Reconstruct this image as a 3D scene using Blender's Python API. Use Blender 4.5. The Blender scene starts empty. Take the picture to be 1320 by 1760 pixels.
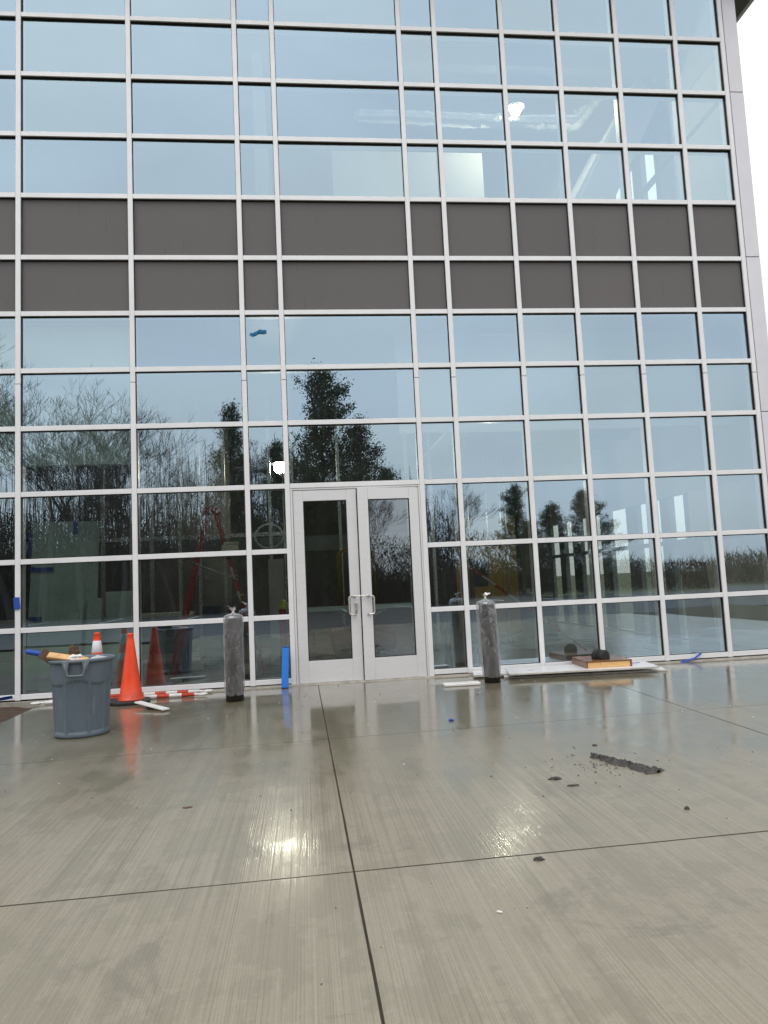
import bpy, bmesh, math, random
from mathutils import Vector, Matrix, noise

random.seed(7)
C = bpy.context.scene.collection
SC = bpy.context.scene
R = math.radians

# ------------------------------------------------------------------ camera
cam_d = bpy.data.cameras.new('camera')
cam = bpy.data.objects.new('camera', cam_d)
C.objects.link(cam)
cam_d.sensor_fit = 'VERTICAL'
cam_d.sensor_height = 24.0
cam_d.lens = 24.0 * 1264.54 / 1760.0
cam_d.clip_start = 0.05
cam_d.clip_end = 2000.0
_r = Vector((0.99325348, -0.10611960, -0.04675628))
_u = Vector((0.03609920, -0.10021353, 0.99431086))
_f = Vector((0.11020148, 0.98929059, 0.09570661))
cam.matrix_world = Matrix(((_r.x, _u.x, -_f.x, 0.0), (_r.y, _u.y, -_f.y, 0.0), (_r.z, _u.z, -_f.z, 1.30), (0, 0, 0, 1)))
SC.camera = cam

# ------------------------------------------------------------------ world (overcast) and sun
SUN_EL, SUN_AZ = R(62), R(205)
w = bpy.data.worlds.new('World')
SC.world = w
w.use_nodes = True
nt = w.node_tree
nt.nodes.clear()
wo = nt.nodes.new('ShaderNodeOutputWorld')
bg = nt.nodes.new('ShaderNodeBackground')
bg.inputs['Strength'].default_value = 0.1
sky = nt.nodes.new('ShaderNodeTexSky')
sky.sky_type = 'NISHITA'
sky.sun_disc = False
sky.sun_elevation = SUN_EL
sky.sun_rotation = SUN_AZ
sky.air_density = 1.0
sky.dust_density = 3.0
tc = nt.nodes.new('ShaderNodeTexCoord')
sep = nt.nodes.new('ShaderNodeSeparateXYZ')
nt.links.new(tc.outputs['Generated'], sep.inputs[0])
ramp = nt.nodes.new('ShaderNodeMapRange')           # overcast sky: brighter overhead than at the horizon
ramp.inputs['From Min'].default_value = 0.0
ramp.inputs['From Max'].default_value = 1.0
ramp.inputs['To Min'].default_value = 8.2
ramp.inputs['To Max'].default_value = 14.5
nt.links.new(sep.outputs['Z'], ramp.inputs['Value'])
mp = nt.nodes.new('ShaderNodeMapping')
mp.inputs['Scale'].default_value = (1.0, 1.0, 2.6)
nt.links.new(tc.outputs['Generated'], mp.inputs[0])
cl = nt.nodes.new('ShaderNodeTexNoise')
cl.inputs['Scale'].default_value = 2.2
cl.inputs['Detail'].default_value = 5.0
cl.inputs['Roughness'].default_value = 0.5
cl.inputs['Distortion'].default_value = 0.5
nt.links.new(mp.outputs[0], cl.inputs['Vector'])
cr = nt.nodes.new('ShaderNodeMapRange')
cr.inputs['From Min'].default_value = 0.3
cr.inputs['From Max'].default_value = 0.7
cr.inputs['To Min'].default_value = 0.88
cr.inputs['To Max'].default_value = 1.08
nt.links.new(cl.outputs['Fac'], cr.inputs['Value'])
mul = nt.nodes.new('ShaderNodeMath')
mul.operation = 'MULTIPLY'
nt.links.new(ramp.outputs[0], mul.inputs[0])
nt.links.new(cr.outputs[0], mul.inputs[1])
tint = nt.nodes.new('ShaderNodeMix')
tint.data_type = 'RGBA'
tint.blend_type = 'MULTIPLY'
tint.inputs['Factor'].default_value = 1.0
tint.inputs['B'].default_value = (0.99, 0.995, 1.02, 1)
nt.links.new(mul.outputs[0], tint.inputs['A'])
mx = nt.nodes.new('ShaderNodeMix')
mx.data_type = 'RGBA'
mx.inputs['Factor'].default_value = 0.9
nt.links.new(sky.outputs[0], mx.inputs['A'])
nt.links.new(tint.outputs['Result'], mx.inputs['B'])
nt.links.new(mx.outputs['Result'], bg.inputs['Color'])
nt.links.new(bg.outputs[0], wo.inputs[0])

sun_d = bpy.data.lights.new('sun', 'SUN')
sun_d.energy = 0.8
sun_d.angle = R(40)
sun_d.color = (1.0, 0.97, 0.93)
sun = bpy.data.objects.new('sun', sun_d)
C.objects.link(sun)
_d = Vector((math.sin(SUN_AZ) * math.cos(SUN_EL), math.cos(SUN_AZ) * math.cos(SUN_EL), math.sin(SUN_EL)))
sun.rotation_euler = _d.to_track_quat('Z', 'Y').to_euler()

SC.view_settings.view_transform = 'Standard'
SC.view_settings.look = 'None'
SC.view_settings.exposure = 0.32
SC.view_settings.gamma = 1.0
SC.view_settings.use_curve_mapping = False
SC.render.engine = 'CYCLES'
SC.cycles.use_denoising = True
SC.cycles.max_bounces = 9
SC.cycles.diffuse_bounces = 3
SC.cycles.glossy_bounces = 5
SC.cycles.transparent_max_bounces = 24
SC.cycles.sample_clamp_indirect = 6.0
SC.cycles.caustics_reflective = False
SC.cycles.caustics_refractive = False

# ------------------------------------------------------------------ materials
class NB:
    """small wrapper over a node tree"""
    def __init__(s, name):
        s.m = bpy.data.materials.new(name)
        s.m.use_nodes = True
        s.t = s.m.node_tree
        s.p = s.t.nodes['Principled BSDF']
        s.out = s.t.nodes['Material Output']
        s._obj = None
    def n(s, typ, **kw):
        x = s.t.nodes.new('ShaderNode' + typ)
        for k, v in kw.items():
            if hasattr(x, k):
                setattr(x, k, v)
            else:
                x.inputs[k.replace('_', ' ')].default_value = v
        return x
    def l(s, a, b):
        s.t.links.new(a, b)
    def coord(s, scale=(1, 1, 1), kind='Object', rot=(0, 0, 0)):
        if s._obj is None:
            s._obj = s.n('TexCoord')
        m = s.n('Mapping')
        m.inputs['Scale'].default_value = scale
        m.inputs['Rotation'].default_value = rot
        s.l(s._obj.outputs[kind], m.inputs[0])
        return m.outputs[0]
    def world(s, scale=(1, 1, 1)):
        g = s.n('NewGeometry')
        m = s.n('Mapping')
        m.inputs['Scale'].default_value = scale
        s.l(g.outputs['Position'], m.inputs[0])
        return m.outputs[0]
    def noise(s, vec, scale=5.0, detail=4.0, rough=0.55, dist=0.0):
        x = s.n('TexNoise')
        x.inputs['Scale'].default_value = scale
        x.inputs['Detail'].default_value = detail
        x.inputs['Roughness'].default_value = rough
        x.inputs['Distortion'].default_value = dist
        s.l(vec, x.inputs['Vector'])
        return x.outputs['Fac']
    def rng(s, v, a, b, c, d, smooth=False):
        x = s.n('MapRange')
        if smooth:
            x.interpolation_type = 'SMOOTHSTEP'
        for k, q in zip(('From Min', 'From Max', 'To Min', 'To Max'), (a, b, c, d)):
            x.inputs[k].default_value = q
        s.l(v, x.inputs['Value'])
        return x.outputs[0]
    def mix(s, f, a, b, mode='MIX'):
        x = s.n('Mix')
        x.data_type = 'RGBA'
        x.blend_type = mode
        for k, q in (('Factor', f), ('A', a), ('B', b)):
            i = [y for y in x.inputs if y.name == k and y.enabled][0]
            if isinstance(q, (int, float)):
                i.default_value = q
            elif isinstance(q, tuple):
                i.default_value = (*q, 1.0)
            else:
                s.l(q, i)
        return [y for y in x.outputs if y.enabled][0]
    def math(s, op, a, b=None):
        x = s.n('Math')
        x.operation = op
        for i, q in enumerate((a, b)):
            if q is None:
                continue
            if isinstance(q, (int, float)):
                x.inputs[i].default_value = q
            else:
                s.l(q, x.inputs[i])
        return x.outputs[0]
    def bump(s, h, strength=0.3, dist=0.01, normal=None):
        x = s.n('Bump')
        x.inputs['Strength'].default_value = strength
        x.inputs['Distance'].default_value = dist
        s.l(h, x.inputs['Height'])
        if normal is not None:
            s.l(normal, x.inputs['Normal'])
        return x.outputs[0]
    def set(s, **kw):
        for k, v in kw.items():
            i = s.p.inputs[k.replace('_', ' ')]
            if isinstance(v, tuple):
                i.default_value = (*v, 1.0) if len(v) == 3 else v
            elif isinstance(v, (int, float)):
                i.default_value = v
            else:
                s.l(v, i)
        return s

def plain(name, col, rough=0.5, metal=0.0, var=0.12, scale=6.0, bump=0.0, bscale=60.0, spec=0.5, coat=0.0):
    b = NB(name)
    v = b.world()
    f = b.noise(v, scale, 5.0, 0.6)
    lo = tuple(c * (1 - var) for c in col)
    hi = tuple(min(1.0, c * (1 + var)) for c in col)
    b.set(Base_Color=b.mix(b.rng(f, 0.3, 0.7, 0, 1), lo, hi), Metallic=metal)
    b.set(Roughness=b.rng(b.noise(v, scale * 3, 3.0), 0.3, 0.7, max(0.02, rough - 0.08), min(1.0, rough + 0.08)))
    b.p.inputs['Specular IOR Level'].default_value = spec
    b.p.inputs['Coat Weight'].default_value = coat
    if bump:
        b.set(Normal=b.bump(b.noise(v, bscale, 4.0), bump, 0.005))
    return b.m

M = {}
M['alu'] = plain('anodised_aluminium', (0.83, 0.835, 0.84), 0.42, 0.10, 0.05, 3.0)
b = NB('door_aluminium')
v = b.world()
sm = b.noise(b.world((1.0, 1.0, 6.0)), 5.0, 5.0, 0.65)
sp = b.noise(v, 70.0, 2.0, 0.5)
col = b.mix(b.rng(sm, 0.35, 0.7, 0, 1), (0.745, 0.745, 0.75), (0.785, 0.785, 0.79))
col = b.mix(b.rng(sp, 0.80, 0.84, 0, 0.4), col, (0.12, 0.11, 0.10))
b.set(Base_Color=col, Metallic=0.2, Roughness=b.rng(sm, 0.3, 0.7, 0.36, 0.46))
M['door_alu'] = b.m
M['gasket'] = plain('black_gasket', (0.012, 0.012, 0.013), 0.7, 0, 0.1)
M['panel'] = plain('corner_panel_paint', (0.70, 0.69, 0.73), 0.4, 0.15, 0.04, 2.0)
M['soffit'] = plain('soffit_grey', (0.13, 0.13, 0.14), 0.6)

b = NB('spandrel_glass')                             # opaque back-painted panel
v = b.world()
streak = b.noise(b.world((3.0, 1.0, 0.8)), 2.0, 5.0, 0.6)
base = b.mix(b.rng(streak, 0.3, 0.75, 0, 1), (0.143, 0.135, 0.132), (0.150, 0.142, 0.139))
sc2 = b.noise(b.coord((1, 1, 1)), 1.2, 2.0)
oi = b.n('ObjectInfo')
base = b.mix(b.math('MULTIPLY', oi.outputs['Random'], 0.5), base, (0.128, 0.121, 0.121))
b.set(Base_Color=base, Roughness=b.rng(streak, 0.3, 0.75, 0.26, 0.40))
b.p.inputs['Specular IOR Level'].default_value = 0.22
M['spandrel'] = b.m

def glass(name, refl_tint, trans_tint, f0, f1, wav=0.02, dust=0.006):
    b = NB(name)
    gl = b.n('BsdfGlossy')
    oi = b.n('ObjectInfo')
    b.l(b.mix(oi.outputs['Random'], tuple(min(1, c * k) for c, k in zip(refl_tint, (.96, .975, 1.015))), tuple(min(1, c * k) for c, k in zip(refl_tint, (1.04, 1.025, .985)))), gl.inputs['Color'])
    gl.inputs['Roughness'].default_value = 0.0
    tr = b.n('BsdfTransparent')
    tr.inputs['Color'].default_value = (*trans_tint, 1)
    lw = b.n('LayerWeight')
    lw.inputs['Blend'].default_value = 0.25
    fac = b.rng(lw.outputs['Fresnel'], 0.0, 1.0, f0, f1)
    wv = b.noise(b.world((1, 1, 1)), 0.9, 1.0, 0.4)
    nrm = b.bump(wv, wav, 0.1)
    b.l(nrm, gl.inputs['Normal'])
    ms = b.n('MixShader')
    b.l(fac, ms.inputs[0])
    b.l(tr.outputs[0], ms.inputs[1])
    b.l(gl.outputs[0], ms.inputs[2])
    df = b.n('BsdfDiffuse')                          # a film of dust and dried drops on the pane
    df.inputs['Color'].default_value = (0.5, 0.52, 0.52, 1)
    dn = b.noise(b.world((1.0, 1.0, 0.45)), 2.6, 6.0, 0.65)
    spot = b.noise(b.world((1, 1, 1)), 55.0, 2.0, 0.5)
    dsum = b.math('ADD', b.rng(dn, 0.40, 0.8, dust * 0.5, dust * 3.0), b.rng(spot, 0.70, 0.78, 0, dust * 5))
    m2 = b.n('MixShader')
    b.l(dsum, m2.inputs[0])
    b.l(ms.outputs[0], m2.inputs[1])
    b.l(df.outputs[0], m2.inputs[2])
    b.l(m2.outputs[0], b.out.inputs['Surface'])
    return b.m
M['glass'] = glass('coated_vision_glass', (0.66, 0.86, 0.985), (0.93, 1.0, 0.95), 0.47, 0.88, 0.014, 0.009)
M['door_glass'] = glass('door_glass', (0.80, 0.92, 1.0), (0.60, 0.68, 0.64), 0.27, 0.8)
M['side_glass'] = glass('side_wall_glass', (0.8, 0.95, 0.9), (0.93, 1.0, 0.96), 0.04, 0.25, 0.01)
b = NB('clear_edge')
b.t.nodes.remove(b.p)
tr = b.n('BsdfTransparent')
tr.inputs['Color'].default_value = (1, 1, 1, 1)
b.l(tr.outputs[0], b.out.inputs['Surface'])
M['clear'] = b.m

# wet broomed concrete
def concrete(name, shift):
    b = NB(name)
    v = b.world()
    g = b.n('NewGeometry')
    sp_ = b.n('SeparateXYZ')
    b.l(g.outputs['Position'], sp_.inputs[0])
    big = b.noise(v, 0.55, 5.0, 0.6, 0.6)
    mid = b.noise(v, 2.4, 6.0, 0.62, 0.3)
    fine = b.noise(v, 90.0, 3.0, 0.6)
    broom = b.noise(b.world((58.0, 0.16, 1.0)), 1.0, 4.0, 0.7)
    hair = b.noise(b.world((170.0, 0.35, 1.0)), 1.0, 2.0, 0.6)
    broad = b.noise(b.world((9.0, 0.22, 1.0)), 1.0, 3.0, 0.6)
    yw = b.math('ADD', sp_.outputs['Y'], b.rng(big, 0.3, 0.7, -1.3, 1.3))
    near = b.rng(yw, 3.9, 7.6, 0.0, 1.0, True)       # standing water gathers by the wall
    pud = b.rng(b.math('ADD', mid, b.rng(broad, 0.3, 0.7, -0.10, 0.10)), 0.50, 0.555, 0.0, 1.0, True)
    wet = b.math('MINIMUM', 1.0, b.math('ADD', b.math('MULTIPLY', near, b.rng(mid, 0.3, 0.62, 0.62, 1.0)), b.math('MULTIPLY', pud, 0.28)))
    dry_c = b.mix(b.rng(big, 0.3, 0.72, 0, 1), (0.258 + shift, 0.227 + shift, 0.163 + shift), (0.326 + shift, 0.291 + shift, 0.215 + shift))
    dry_c = b.mix(b.rng(broom, 0.42, 0.72, 0.0, 0.5), dry_c, (0.37, 0.33, 0.262))
    dry_c = b.mix(b.rng(hair, 0.44, 0.68, 0.0, 0.50), dry_c, (0.120, 0.102, 0.074))
    grain = b.noise(v, 210.0, 3.0, 0.75)
    dry_c = b.mix(b.rng(grain, 0.40, 0.66, 0.0, 0.40), dry_c, (0.12, 0.112, 0.082))
    dry_c = b.mix(b.rng(b.noise(v, 26.0, 5.0, 0.75), 0.52, 0.72, 0.0, 0.30), dry_c, (0.37, 0.355, 0.30))
    dry_c = b.mix(b.rng(broad, 0.35, 0.7, 0.0, 0.13), dry_c, (0.13, 0.122, 0.09))
    wet_c = b.mix(b.rng(mid, 0.3, 0.7, 0, 1), (0.120, 0.104, 0.062), (0.176, 0.156, 0.100))
    col = b.mix(wet, dry_c, wet_c)
    stain = b.noise(v, 1.1, 8.0, 0.75, 1.2)
    col = b.mix(b.rng(stain, 0.57, 0.66, 0, 0.38), col, (0.10, 0.085, 0.065))
    rust = b.noise(b.world((1, 1, 1)), 3.1, 6.0, 0.7)
    col = b.mix(b.math('MULTIPLY', b.rng(rust, 0.60, 0.72, 0, 0.4), near), col, (0.20, 0.115, 0.06))
    grit = b.noise(v, 160.0, 1.0, 0.5)
    col = b.mix(b.rng(grit, 0.74, 0.79, 0, 0.55), col, (0.06, 0.055, 0.045))
    b.set(Base_Color=col, Roughness=b.rng(wet, 0, 1, 0.62, 0.42))
    b.p.inputs['Specular IOR Level'].default_value = 0.35
    h = b.math('ADD', b.math('ADD', broom, hair), b.math('MULTIPLY', fine, 0.35))
    b.set(Normal=b.bump(h, 0.5, 0.004))
    # water film: coat
    b.set(Coat_Weight=b.rng(wet, 0.0, 1.0, 0.6, 1.0), Coat_Roughness=b.math('ADD', b.rng(wet, 0.0, 1.0, 0.115, 0.025), b.math('ADD', b.rng(broom, 0.3, 0.7, 0.0, 0.05), b.rng(b.noise(v, 3.7, 6.0, 0.7, 0.8), 0.46, 0.60, 0.0, 0.07))))
    b.p.inputs['Coat IOR'].default_value = 1.40
    hw = b.math('ADD', b.math('ADD', b.math('MULTIPLY', broom, 0.45), b.math('MULTIPLY', hair, 0.5)), b.math('MULTIPLY', b.noise(b.world((22.0, 11.0, 1.0)), 1.0, 3.0, 0.6), 0.8))
    cb = b.n('Bump')
    b.l(b.rng(wet, 0.0, 1.0, 0.24, 0.05), cb.inputs['Strength'])
    cb.inputs['Distance'].default_value = 0.006
    b.l(hw, cb.inputs['Height'])
    b.l(cb.outputs[0], b.p.inputs['Coat Normal'])
    return b.m
M['conc'] = concrete('wet_broomed_concrete', 0.0)
M['conc2'] = concrete('wet_broomed_concrete_pale', 0.012)
M['joint'] = plain('joint_filler', (0.075, 0.068, 0.052), 0.9, spec=0.1)
M['curb'] = plain('rough_cement', (0.30, 0.28, 0.24), 0.75, 0, 0.25, 9.0, 0.6, 40)
M['soil'] = plain('wet_soil', (0.060, 0.036, 0.022), 0.7, 0, 0.4, 12.0, 1.0, 40)
M['mud'] = plain('dark_mud', (0.045, 0.040, 0.034), 0.55, 0, 0.35, 30.0, 1.0, 120)
M['asphalt'] = plain('wet_asphalt', (0.032, 0.032, 0.032), 0.6, 0, 0.35, 0.6)
M['litter'] = plain('leaf_litter', (0.040, 0.036, 0.026), 0.95, 0, 0.4, 0.8)
M['grass'] = plain('winter_grass', (0.062, 0.066, 0.030), 0.9, 0, 0.35, 0.5)
b = NB('cone_orange')
v = b.world()
c_ = b.mix(b.rng(b.noise(v, 5.0, 4.0), 0.3, 0.7, 0, 1), (0.78, 0.055, 0.012), (0.90, 0.080, 0.018))
c_ = b.mix(b.rng(b.noise(b.world((1, 1, .5)), 17.0, 6.0, 0.7), 0.56, 0.72, 0, 0.45), c_, (0.22, 0.055, 0.030))
g_ = b.n('NewGeometry'); s_ = b.n('SeparateXYZ'); b.l(g_.outputs['Position'], s_.inputs[0])
c_ = b.mix(b.math('MULTIPLY', b.rng(s_.outputs['Z'], 0.05, 0.22, 0.55, 0.0), b.rng(b.noise(v, 22.0, 4.0), 0.35, 0.6, 0.2, 1.0)), c_, (0.14, 0.06, 0.035))
b.set(Base_Color=c_, Roughness=b.rng(b.noise(v, 30.0, 3.0), 0.3, 0.7, 0.30, 0.5))
M['orange'] = b.m
M['white_band'] = plain('reflective_white', (0.72, 0.73, 0.78), 0.4, 0, 0.05)
M['white'] = plain('white_plastic', (0.74, 0.73, 0.71), 0.4, 0, 0.05)
M['board_white'] = plain('white_board_face', (0.72, 0.72, 0.73), 0.35, 0, 0.08, 2.0)
M['board_edge'] = plain('dirty_board_edge', (0.52, 0.49, 0.44), 0.6, 0, 0.25, 10.0)
M['rubber'] = plain('black_rubber', (0.014, 0.014, 0.014), 0.55, 0, 0.2, 20.0)
M['pipe'] = plain('dark_bronze_paint', (0.030, 0.026, 0.026), 0.5, 0, 0.2, 10.0)
b = NB('blue_grey_plastic')
v = b.world()
c_ = b.mix(b.rng(b.noise(v, 4.0, 4.0), 0.3, 0.7, 0, 1), (0.090, 0.120, 0.150), (0.112, 0.144, 0.174))
c_ = b.mix(b.rng(b.noise(b.world((1, 1, .25)), 20.0, 6.0, 0.7), 0.56, 0.70, 0, 0.5), c_, (0.19, 0.21, 0.22))
c_ = b.mix(b.rng(b.noise(b.world((1, 1, .6)), 9.0, 6.0, 0.7), 0.60, 0.74, 0, 0.6), c_, (0.045, 0.048, 0.046))
b.set(Base_Color=c_, Roughness=b.rng(b.noise(v, 40.0, 3.0), 0.3, 0.7, 0.38, 0.58), Normal=b.bump(b.noise(v, 90.0, 4.0), 0.15, 0.005))
M['bin'] = b.m
M['bin_handle'] = plain('blue_grey_plastic_scuffed', (0.125, 0.150, 0.172), 0.5, 0, 0.15, 12.0)
M['blue'] = plain('blue_foam', (0.012, 0.170, 0.62), 0.55, 0, 0.08, 10.0)
M['tape'] = plain('blue_masking_tape', (0.015, 0.070, 0.36), 0.6, 0, 0.12, 20.0)
M['tape_light'] = plain('bright_blue_tape', (0.012, 0.20, 0.46), 0.5, 0, 0.2, 20.0)
M['card'] = plain('brown_cardboard', (0.085, 0.045, 0.022), 0.75, 0, 0.2, 20.0)
M['lath'] = plain('raw_softwood', (0.62, 0.38, 0.17), 0.6, 0, 0.2, 14.0)
b = NB('raw_plank_end')
gr = b.noise(b.world((3.0, 3.0, 40.0)), 2.0, 5.0, 0.6, 0.5)
kn = b.noise(b.world((1, 1, 1)), 23.0, 3.0, 0.6, 0.4)
c_ = b.mix(b.rng(gr, 0.3, 0.7, 0, 1), (0.62, 0.35, 0.13), (0.78, 0.50, 0.22))
c_ = b.mix(b.rng(kn, 0.64, 0.70, 0, 0.9), c_, (0.06, 0.03, 0.015))
b.set(Base_Color=c_, Roughness=0.55)
M['plank'] = b.m
b = NB('stained_wet_wood')
gr = b.noise(b.world((4.0, 30.0, 30.0)), 1.6, 5.0, 0.6, 0.4)
c_ = b.mix(b.rng(gr, 0.3, 0.7, 0, 1), (0.13, 0.055, 0.022), (0.27, 0.125, 0.055))
b.set(Base_Color=c_, Roughness=0.24)
M['stain_wood'] = b.m

def film(name, base_a, wr_scale, thick):
    """clear polythene: see-through film with whitish creases"""
    b = NB(name)
    tr = b.n('BsdfTransparent')
    tr.inputs['Color'].default_value = (0.96, 0.96, 0.97, 1)
    df = b.n('BsdfDiffuse')
    df.inputs['Color'].default_value = (0.78, 0.78, 0.80, 1)
    tl = b.n('BsdfTranslucent')
    tl.inputs['Color'].default_value = (0.7, 0.7, 0.72, 1)
    gl = b.n('BsdfGlossy')
    gl.inputs['Roughness'].default_value = 0.10
    gl.inputs['Color'].default_value = (1, 1, 1, 1)
    a = b.noise(b.world((7.0, 7.0, 2.4)), wr_scale, 5.0, 0.7, 1.6)
    c2 = b.noise(b.world((1.0, 1.0, 1.6)), wr_scale * 5, 4.0, 0.65, 1.0)
    ridge = b.rng(b.math('ABSOLUTE', b.math('SUBTRACT', a, 0.5)), 0.0, 0.018, 0.75, 0.0)
    ridge2 = b.rng(b.math('ABSOLUTE', b.math('SUBTRACT', c2, 0.5)), 0.0, 0.012, 0.7, 0.0)
    lw = b.n('LayerWeight')
    lw.inputs['Blend'].default_value = 0.5
    edge = b.math('POWER', lw.outputs['Facing'], 3.0)
    fac = b.math('ADD', b.math('ADD', base_a, b.math('MULTIPLY', edge, thick)), b.math('MULTIPLY', b.math('ADD', ridge, b.math('MULTIPLY', ridge2, 0.35)), 0.34))
    nrm = b.bump(b.math('ADD', a, b.math('MULTIPLY', c2, 0.6)), 0.9, 0.02)
    for q in (df, gl):
        b.l(nrm, q.inputs['Normal'])
    dm = b.n('MixShader')
    dm.inputs[0].default_value = 0.35
    b.l(df.outputs[0], dm.inputs[1])
    b.l(tl.outputs[0], dm.inputs[2])
    m1 = b.n('MixShader')
    b.l(b.math('MINIMUM', fac, 0.9), m1.inputs[0])
    b.l(tr.outputs[0], m1.inputs[1])
    b.l(dm.outputs[0], m1.inputs[2])
    m2 = b.n('MixShader')
    m2.inputs[0].default_value = 0.11
    b.l(m1.outputs[0], m2.inputs[1])
    b.l(gl.outputs[0], m2.inputs[2])
    b.l(m2.outputs[0], b.out.inputs['Surface'])
    return b.m
M['film'] = film('clear_polythene', 0.07, 0.45, 0.75)
M['film_white'] = film('gathered_polythene', 0.75, 1.0, 0.3)

M['slab_in'] = plain('interior_concrete_floor', (0.20, 0.195, 0.18), 0.45, 0, 0.2, 1.5)
M['drywall'] = plain('grey_gypsum_board', (0.45, 0.45, 0.44), 0.8, 0, 0.05, 2.0)
M['green_board'] = plain('green_gypsum_board', (0.44, 0.56, 0.51), 0.75, 0, 0.12, 2.5)
M['pale_board'] = plain('pale_gypsum_board', (0.62, 0.63, 0.58), 0.8, 0, 0.04, 2.0)
M['dark_wall'] = plain('dark_interior_surface', (0.09, 0.088, 0.085), 0.8, 0, 0.25, 1.2)  # mottled dark grey shared by interior walls, beams and furniture
M['deck'] = plain('steel_deck', (0.13, 0.14, 0.14), 0.5, 0.2, 0.1, 3.0)
M['steel'] = plain('grey_steel', (0.20, 0.21, 0.21), 0.5, 0.3, 0.15, 3.0)
M['stud'] = plain('galvanised_stud', (0.62, 0.64, 0.64), 0.28, 0.9, 0.1, 20.0)
M['foil'] = plain('crumpled_foil', (0.85, 0.86, 0.86), 0.16, 1.0, 0.05, 20.0, 1.0, 16)
M['ladder_red'] = plain('red_fibreglass', (0.38, 0.030, 0.020), 0.45, 0, 0.12, 12.0)
M['sticker'] = plain('grey_sticker', (0.55, 0.56, 0.55), 0.5)
M['cream'] = plain('cream_plastic', (0.72, 0.68, 0.54), 0.45)
M['yellow_wall'] = plain('yellow_sheathing', (0.40, 0.27, 0.06), 0.75, 0, 0.15, 1.5)
M['yellow'] = plain('yellow_paint', (0.24, 0.14, 0.012), 0.45)
M['hat'] = plain('lime_plastic', (0.62, 0.72, 0.08), 0.35)
M['dull_red'] = plain('dull_red_paint', (0.12, 0.012, 0.010), 0.6)
M['navy'] = plain('dark_blue_paint', (0.012, 0.030, 0.070), 0.5)
M['red'] = plain('red_paint', (0.38, 0.025, 0.020), 0.4)
M['brown_sheet'] = plain('brown_hardboard', (0.46, 0.37, 0.28), 0.7, 0, 0.1, 3.0)
M['tube'] = plain('clear_tubing', (0.70, 0.74, 0.74), 0.25, 0, 0.1)
b = NB('lit_bulb')
b.p.inputs['Emission Color'].default_value = (1.0, 0.90, 0.72, 1)
b.p.inputs['Emission Strength'].default_value = 230.0
M['bulb'] = b.m
M['bulk'] = plain('pale_green_soffit_board', (0.50, 0.62, 0.54), 0.8, 0, 0.05, 1.0)
M['bark'] = plain('grey_brown_bark', (0.046, 0.040, 0.034), 0.9, 0, 0.3, 4.0)
b = NB('dark_conifer_leaf')
f_ = b.noise(b.coord((1, 1, 1)), 0.9, 3.0)
b.set(Base_Color=b.mix(b.rng(f_, 0.3, 0.7, 0, 1), (0.018, 0.034, 0.014), (0.052, 0.078, 0.034)), Roughness=0.75)
M['needle'] = b.m
M['far_wood'] = plain('far_winter_wood', (0.038, 0.036, 0.029), 0.95, 0, 0.4, 0.3)
M['dead_leaf'] = plain('brown_leaf', (0.09, 0.05, 0.025), 0.7)

# ------------------------------------------------------------------ mesh helpers
WL = {}                                              # world location of each object

def new_obj(name, bm_or_mesh, mats, parent=None, smooth=False, center=True):
    if isinstance(bm_or_mesh, bmesh.types.BMesh):
        me = bpy.data.meshes.new(name)
        bm_or_mesh.to_mesh(me)
        bm_or_mesh.free()
    else:
        me = bm_or_mesh
    for m in (mats if isinstance(mats, (list, tuple)) else [mats]):
        me.materials.append(M[m] if isinstance(m, str) else m)
    if smooth:
        for p in me.polygons:
            p.use_smooth = True
    c = Vector((0, 0, 0))
    if center and len(me.vertices):
        xs = [v.co for v in me.vertices]
        lo = Vector((min(v.x for v in xs), min(v.y for v in xs), min(v.z for v in xs)))
        hi = Vector((max(v.x for v in xs), max(v.y for v in xs), max(v.z for v in xs)))
        c = Vector(((lo.x + hi.x) / 2, (lo.y + hi.y) / 2, lo.z))
        me.transform(Matrix.Translation(-c))
    o = bpy.data.objects.new(name, me)
    C.objects.link(o)
    WL[o] = c
    if parent is not None:
        o.parent = parent
        o.location = c - WL[parent]
    else:
        o.location = c
    return o

def tag(o, label=None, cat=None, group=None, kind=None):
    if label: o['label'] = label
    if cat: o['category'] = cat
    if group: o['group'] = group
    if kind: o['kind'] = kind
    return o

def thing(name, loc, label, cat, group=None):
    o = bpy.data.objects.new(name, None)
    o.empty_display_size = 0.2
    C.objects.link(o)
    o.location = loc
    WL[o] = Vector(loc)
    return tag(o, label, cat, group)

def bx(bm, x0, x1, y0, y1, z0, z1, mi=0, bevel=0.0, mat=None):
    vs = [Vector((x, y, z)) for z in (z0, z1) for (x, y) in ((x0, y0), (x1, y0), (x1, y1), (x0, y1))]
    if mat is not None:
        vs = [mat @ q for q in vs]
    v = [bm.verts.new(q) for q in vs]
    fs = [bm.faces.new([v[i] for i in q]) for q in ((0, 3, 2, 1), (4, 5, 6, 7), (0, 1, 5, 4), (1, 2, 6, 5), (2, 3, 7, 6), (3, 0, 4, 7))]
    for f in fs:
        f.material_index = mi
    if bevel:
        es = list({e for f in fs for e in f.edges})
        r = bmesh.ops.bevel(bm, geom=es, offset=bevel, segments=1, affect='EDGES', profile=0.5)
        for f in r['faces']:
            f.material_index = mi
    return fs

def box(name, x0, x1, y0, y1, z0, z1, mat, parent=None, bevel=0.0, xf=None):
    bm = bmesh.new()
    bx(bm, x0, x1, y0, y1, z0, z1, 0, bevel, xf)
    return new_obj(name, bm, mat, parent)

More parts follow.
